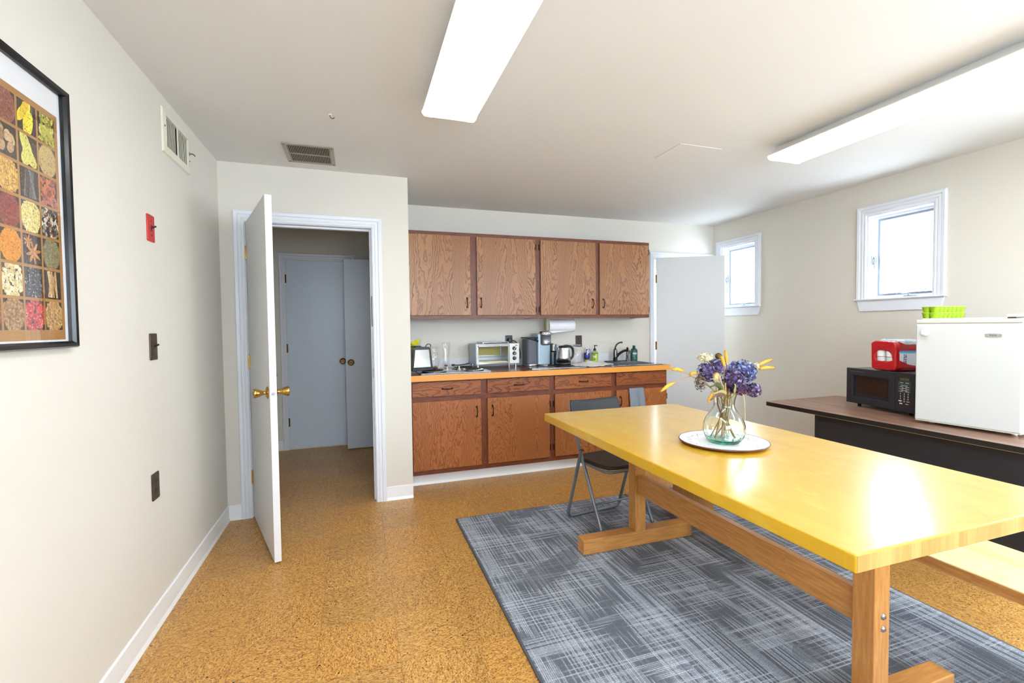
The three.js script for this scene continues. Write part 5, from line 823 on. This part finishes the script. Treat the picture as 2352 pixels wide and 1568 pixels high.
  part(p, 'wrap_body', bump(new RoundedBoxGeometry(pw, ph * 0.97, pd - 0.05, 6, 0.03).translate(0, ph * 0.485, -0.025)), wr);
  const end = roundRect(pw - 0.004, ph - 0.008, 0.032, 0, ph / 2), hole = new THREE.Path(); hole.moveTo(-0.052, 0.07); hole.quadraticCurveTo(-0.066, 0.128, -0.026, 0.134); hole.quadraticCurveTo(0.05, 0.138, 0.058, 0.1); hole.lineTo(0.062, 0.072); hole.quadraticCurveTo(0, 0.058, -0.052, 0.07); end.holes.push(hole);
  part(p, 'wrap_end', bump(extrude(end, 0.04, 0.010, 3).translate(0, 0, pd / 2 - 0.052)), wr);
  const bottle = lathe([[0, 0.004], [0.026, 0.004], [0.03, 0.01], [0.03, 0.06], [0.0285, 0.065], [0.03, 0.07], [0.0285, 0.075], [0.03, 0.08], [0.0285, 0.085], [0.03, 0.09], [0.03, 0.13], [0.02, 0.16], [0.012, 0.17], [0.012, 0.188], [0, 0.188]], 20), bm = mat('#d9dde4', 0.2), lb = mat('#e9ecef', 0.4);
  for (const x of [-0.032, 0.032]) { const b = part(p, 'bottle', bottle, bm, [x, 0, pd / 2 - 0.046]); part(b, 'label_band', lathe([[0.0303, 0.094], [0.0303, 0.128]], 20), lb); part(b, 'red_line', lathe([[0.0305, 0.092], [0.0305, 0.095]], 20), wr); }
  const side = drawn(512, 320, (g) => { g.fillStyle = '#b5141c'; g.fillRect(0, 0, 512, 320); g.fillStyle = '#dfe6f0'; g.beginPath(); g.moveTo(24, 40); g.lineTo(512, 40); g.lineTo(512, 300); g.lineTo(260, 268); g.lineTo(24, 196); g.fill(); g.fillStyle = '#2f9fd6'; g.fillRect(24, 40, 488, 34); g.fillStyle = '#7cc4e6'; for (let i = 0; i < 12; i++) { g.beginPath(); g.ellipse(40 + i * 42, 74, 30, 12, 0, 0, 7); g.fill(); } g.fillStyle = '#161a2c'; g.font = 'bold 84px sans-serif'; g.fillText('24', 120, 158); g.font = 'bold 20px sans-serif'; g.fillRect(124, 172, 84, 12); for (const [x, w] of [[124, 10], [142, 4], [156, 14], [176, 6], [188, 12], [204, 5]]) g.fillRect(x, 196, w, 56); });
  part(p, 'side_label', new THREE.PlaneGeometry(pd - 0.10, ph * 0.62), mat('#ffffff', 0.25, { map: side }), [pw / 2 + 0.0035, ph * 0.44, pd / 2 - 0.03 - (pd - 0.10) / 2], [0, PI / 2, 0]);
  const film = drawn(256, 256, (g) => { const r = rngOf(8); g.fillStyle = '#c9d2da'; g.fillRect(0, 0, 256, 256); for (let i = 0; i < 60; i++) { g.fillStyle = ['#eef3f7', '#9fd0ea', '#b3bcc6', '#7fbfe4'][Math.floor(r() * 4)]; g.beginPath(); g.ellipse(r() * 256, r() * 256, 8 + r() * 30, 4 + r() * 12, r() * 3, 0, 7); g.fill(); } });
  part(p, 'clear_top', bump(new RoundedBoxGeometry(pw - 0.006, 0.05, pd - 0.06, 5, 0.02).translate(0, ph - 0.018, -0.035)), mat('#ffffff', 0.12, { map: film }), null, null, 'clear film with blue print');
}
const FR = { th: -84 * PI / 180, a: [3.943, 1.767], W: 0.4414, H: 0.583, D: 0.46 };
FR.u = [Math.cos(FR.th), -Math.sin(FR.th)]; FR.n = [Math.sin(FR.th), Math.cos(FR.th)]; FR.c = [FR.a[0] + FR.u[0] * FR.W / 2 - FR.n[0] * FR.D / 2, FR.a[1] + FR.u[1] * FR.W / 2 - FR.n[1] * FR.D / 2];
{
  const { W, D } = FR, Y0 = 0.02, Y1 = Y0 + FR.H, f = D / 2, t = thing('mini_fridge', 'white compact refrigerator on the desk with oval name badge', 'refrigerator', [FR.c[0], DY + 0.0005, FR.c[1]], FR.th);
  part(t, 'cabinet', rbox(W - 0.006, FR.H - 0.02, D - 0.06, 0, (Y0 + Y1) / 2 + 0.002, -0.03, 0.008), M.fridge);
  part(t, 'gasket', box(W - 0.024, FR.H - 0.05, 0.014, 0, (Y0 + Y1) / 2, f - 0.055), mat('#c9cbc8', 0.7));
  const d = part(t, 'door', span(-W / 2, W / 2, Y0, Y1 - 0.026, f - 0.048, f, 0.008, 3), M.fridge);
  part(d, 'door_cap', span(-W / 2, W / 2, Y1 - 0.0258, Y1 - 0.003, f - 0.048, f + 0.0005, 0.006, 2), M.fridgeBand, null, null, 'beige grey strip along the door top'); part(d, 'door_sill', span(-W / 2 + 0.002, W / 2 - 0.002, Y0 - 0.004, Y0 + 0.002, f - 0.046, f - 0.003, 0.002), mat('#d8d6c4', 0.5));
  part(t, 'lid', [span(-W / 2 + 0.004, W / 2 - 0.004, Y1 - 0.010, Y1 + 0.004, -D / 2 + 0.006, f - 0.052, 0.006, 2)], M.fridge);
  part(t, 'hinge_cover', [rbox(0.075, 0.016, 0.05, W / 2 - 0.036, Y1 + 0.012, f - 0.055, 0.005, 2)], M.white); part(t, 'hinge_pin', box(0.03, 0.007, 0.008, W / 2 - 0.05, Y1 + 0.001, f - 0.024), M.oldBrass);
  const lens = new THREE.Shape(); lens.moveTo(-0.032, -0.006); lens.quadraticCurveTo(0, -0.0125, 0.032, -0.006); lens.lineTo(0.032, 0.006); lens.quadraticCurveTo(0, 0.0125, -0.032, 0.006); lens.closePath();
  const bd = part(t, 'badge', extrude(lens, 0.004, 0.001, 2), mat('#b4b6ae', 0.3, { metalness: 0.6 }), [0.112, Y1 - 0.088, f]);
  const tx = drawn(256, 80, (g) => { g.fillStyle = '#b9bbb4'; g.fillRect(0, 0, 256, 80); g.fillStyle = '#14161c'; g.font = 'bold 62px sans-serif'; g.textAlign = 'center'; g.save(); g.scale(1.25, 1); g.fillText('Haier', 102, 62); g.restore(); });
  part(bd, 'badge_name', new THREE.PlaneGeometry(0.040, 0.0125), mat('#ffffff', 0.35, { map: tx, metalness: 0.3 }), [0, 0, 0.0043]);
  const lk = part(t, 'door_lock', lathe([[0, 0], [0.021, 0], [0.021, 0.008], [0.017, 0.013], [0, 0.014]], 28).rotateX(PI / 2), M.white, [-W / 2 + 0.046, Y1 - 0.077, f]); part(lk, 'lock_tab', rbox(0.02, 0.024, 0.006, -0.004, 0, 0.015, 0.004, 2), M.white);
  for (const [x, z] of [[-1, 1], [1, 1], [-1, -1], [1, -1]]) part(t, 'foot', cyl(0.014, 0.012, 0.026, 14), M.white, [x * (W / 2 - 0.05), 0.013, z * (D / 2 - 0.08)]);
}
// two ice cube trays, one on the other
{
  const m = mat('#a2cc24', 0.4), L = 0.205, B = 0.09, hT = 0.034, wall = [];
  const cup = (x, z) => { const g = new THREE.CylinderGeometry(0.0135 * 1.414, 0.0100 * 1.414, hT - 0.004, 4, 1, true).rotateY(PI / 4).scale(1, 1, 1.4); return g.translate(x, (hT - 0.004) / 2, z); };
  const make = (label, y) => {
    const p = [4.125, 1.800], t = thing('ice_tray', label, 'ice tray', [p[0], y, p[1]], -0.18, 'green ice cube trays on the refrigerator');
    const o = roundRect(L, B, 0.008), cells = []; for (let i = 0; i < 7; i++) for (const s of [-1, 1]) { const x = (i - 3) * 0.0283, z = s * 0.0215, q = roundRect(0.0265, 0.037, 0.003, x, z); o.holes.push(q); cells.push([x, z]); }
    part(t, 'rim', [extrude(o, 0.004, 0.001).rotateX(-PI / 2).translate(0, hT - 0.004, 0)], m);
    for (const [x, z] of cells) part(t, 'cup', [cup(x, z), box(0.0190, 0.0012, 0.027, x, 0.0006, z)], m);
  };
  const y0 = DY + 0.0005 + 0.02 + FR.H + 0.0045; make('lower of two lime green ice cube trays on the refrigerator', y0); make('upper of two lime green ice cube trays on the refrigerator', y0 + hT + 0.0005);
}
scene.traverse((o) => { if (o.isMesh) { o.castShadow = true; o.receiveShadow = true; } });
renderer.render(scene, camera);
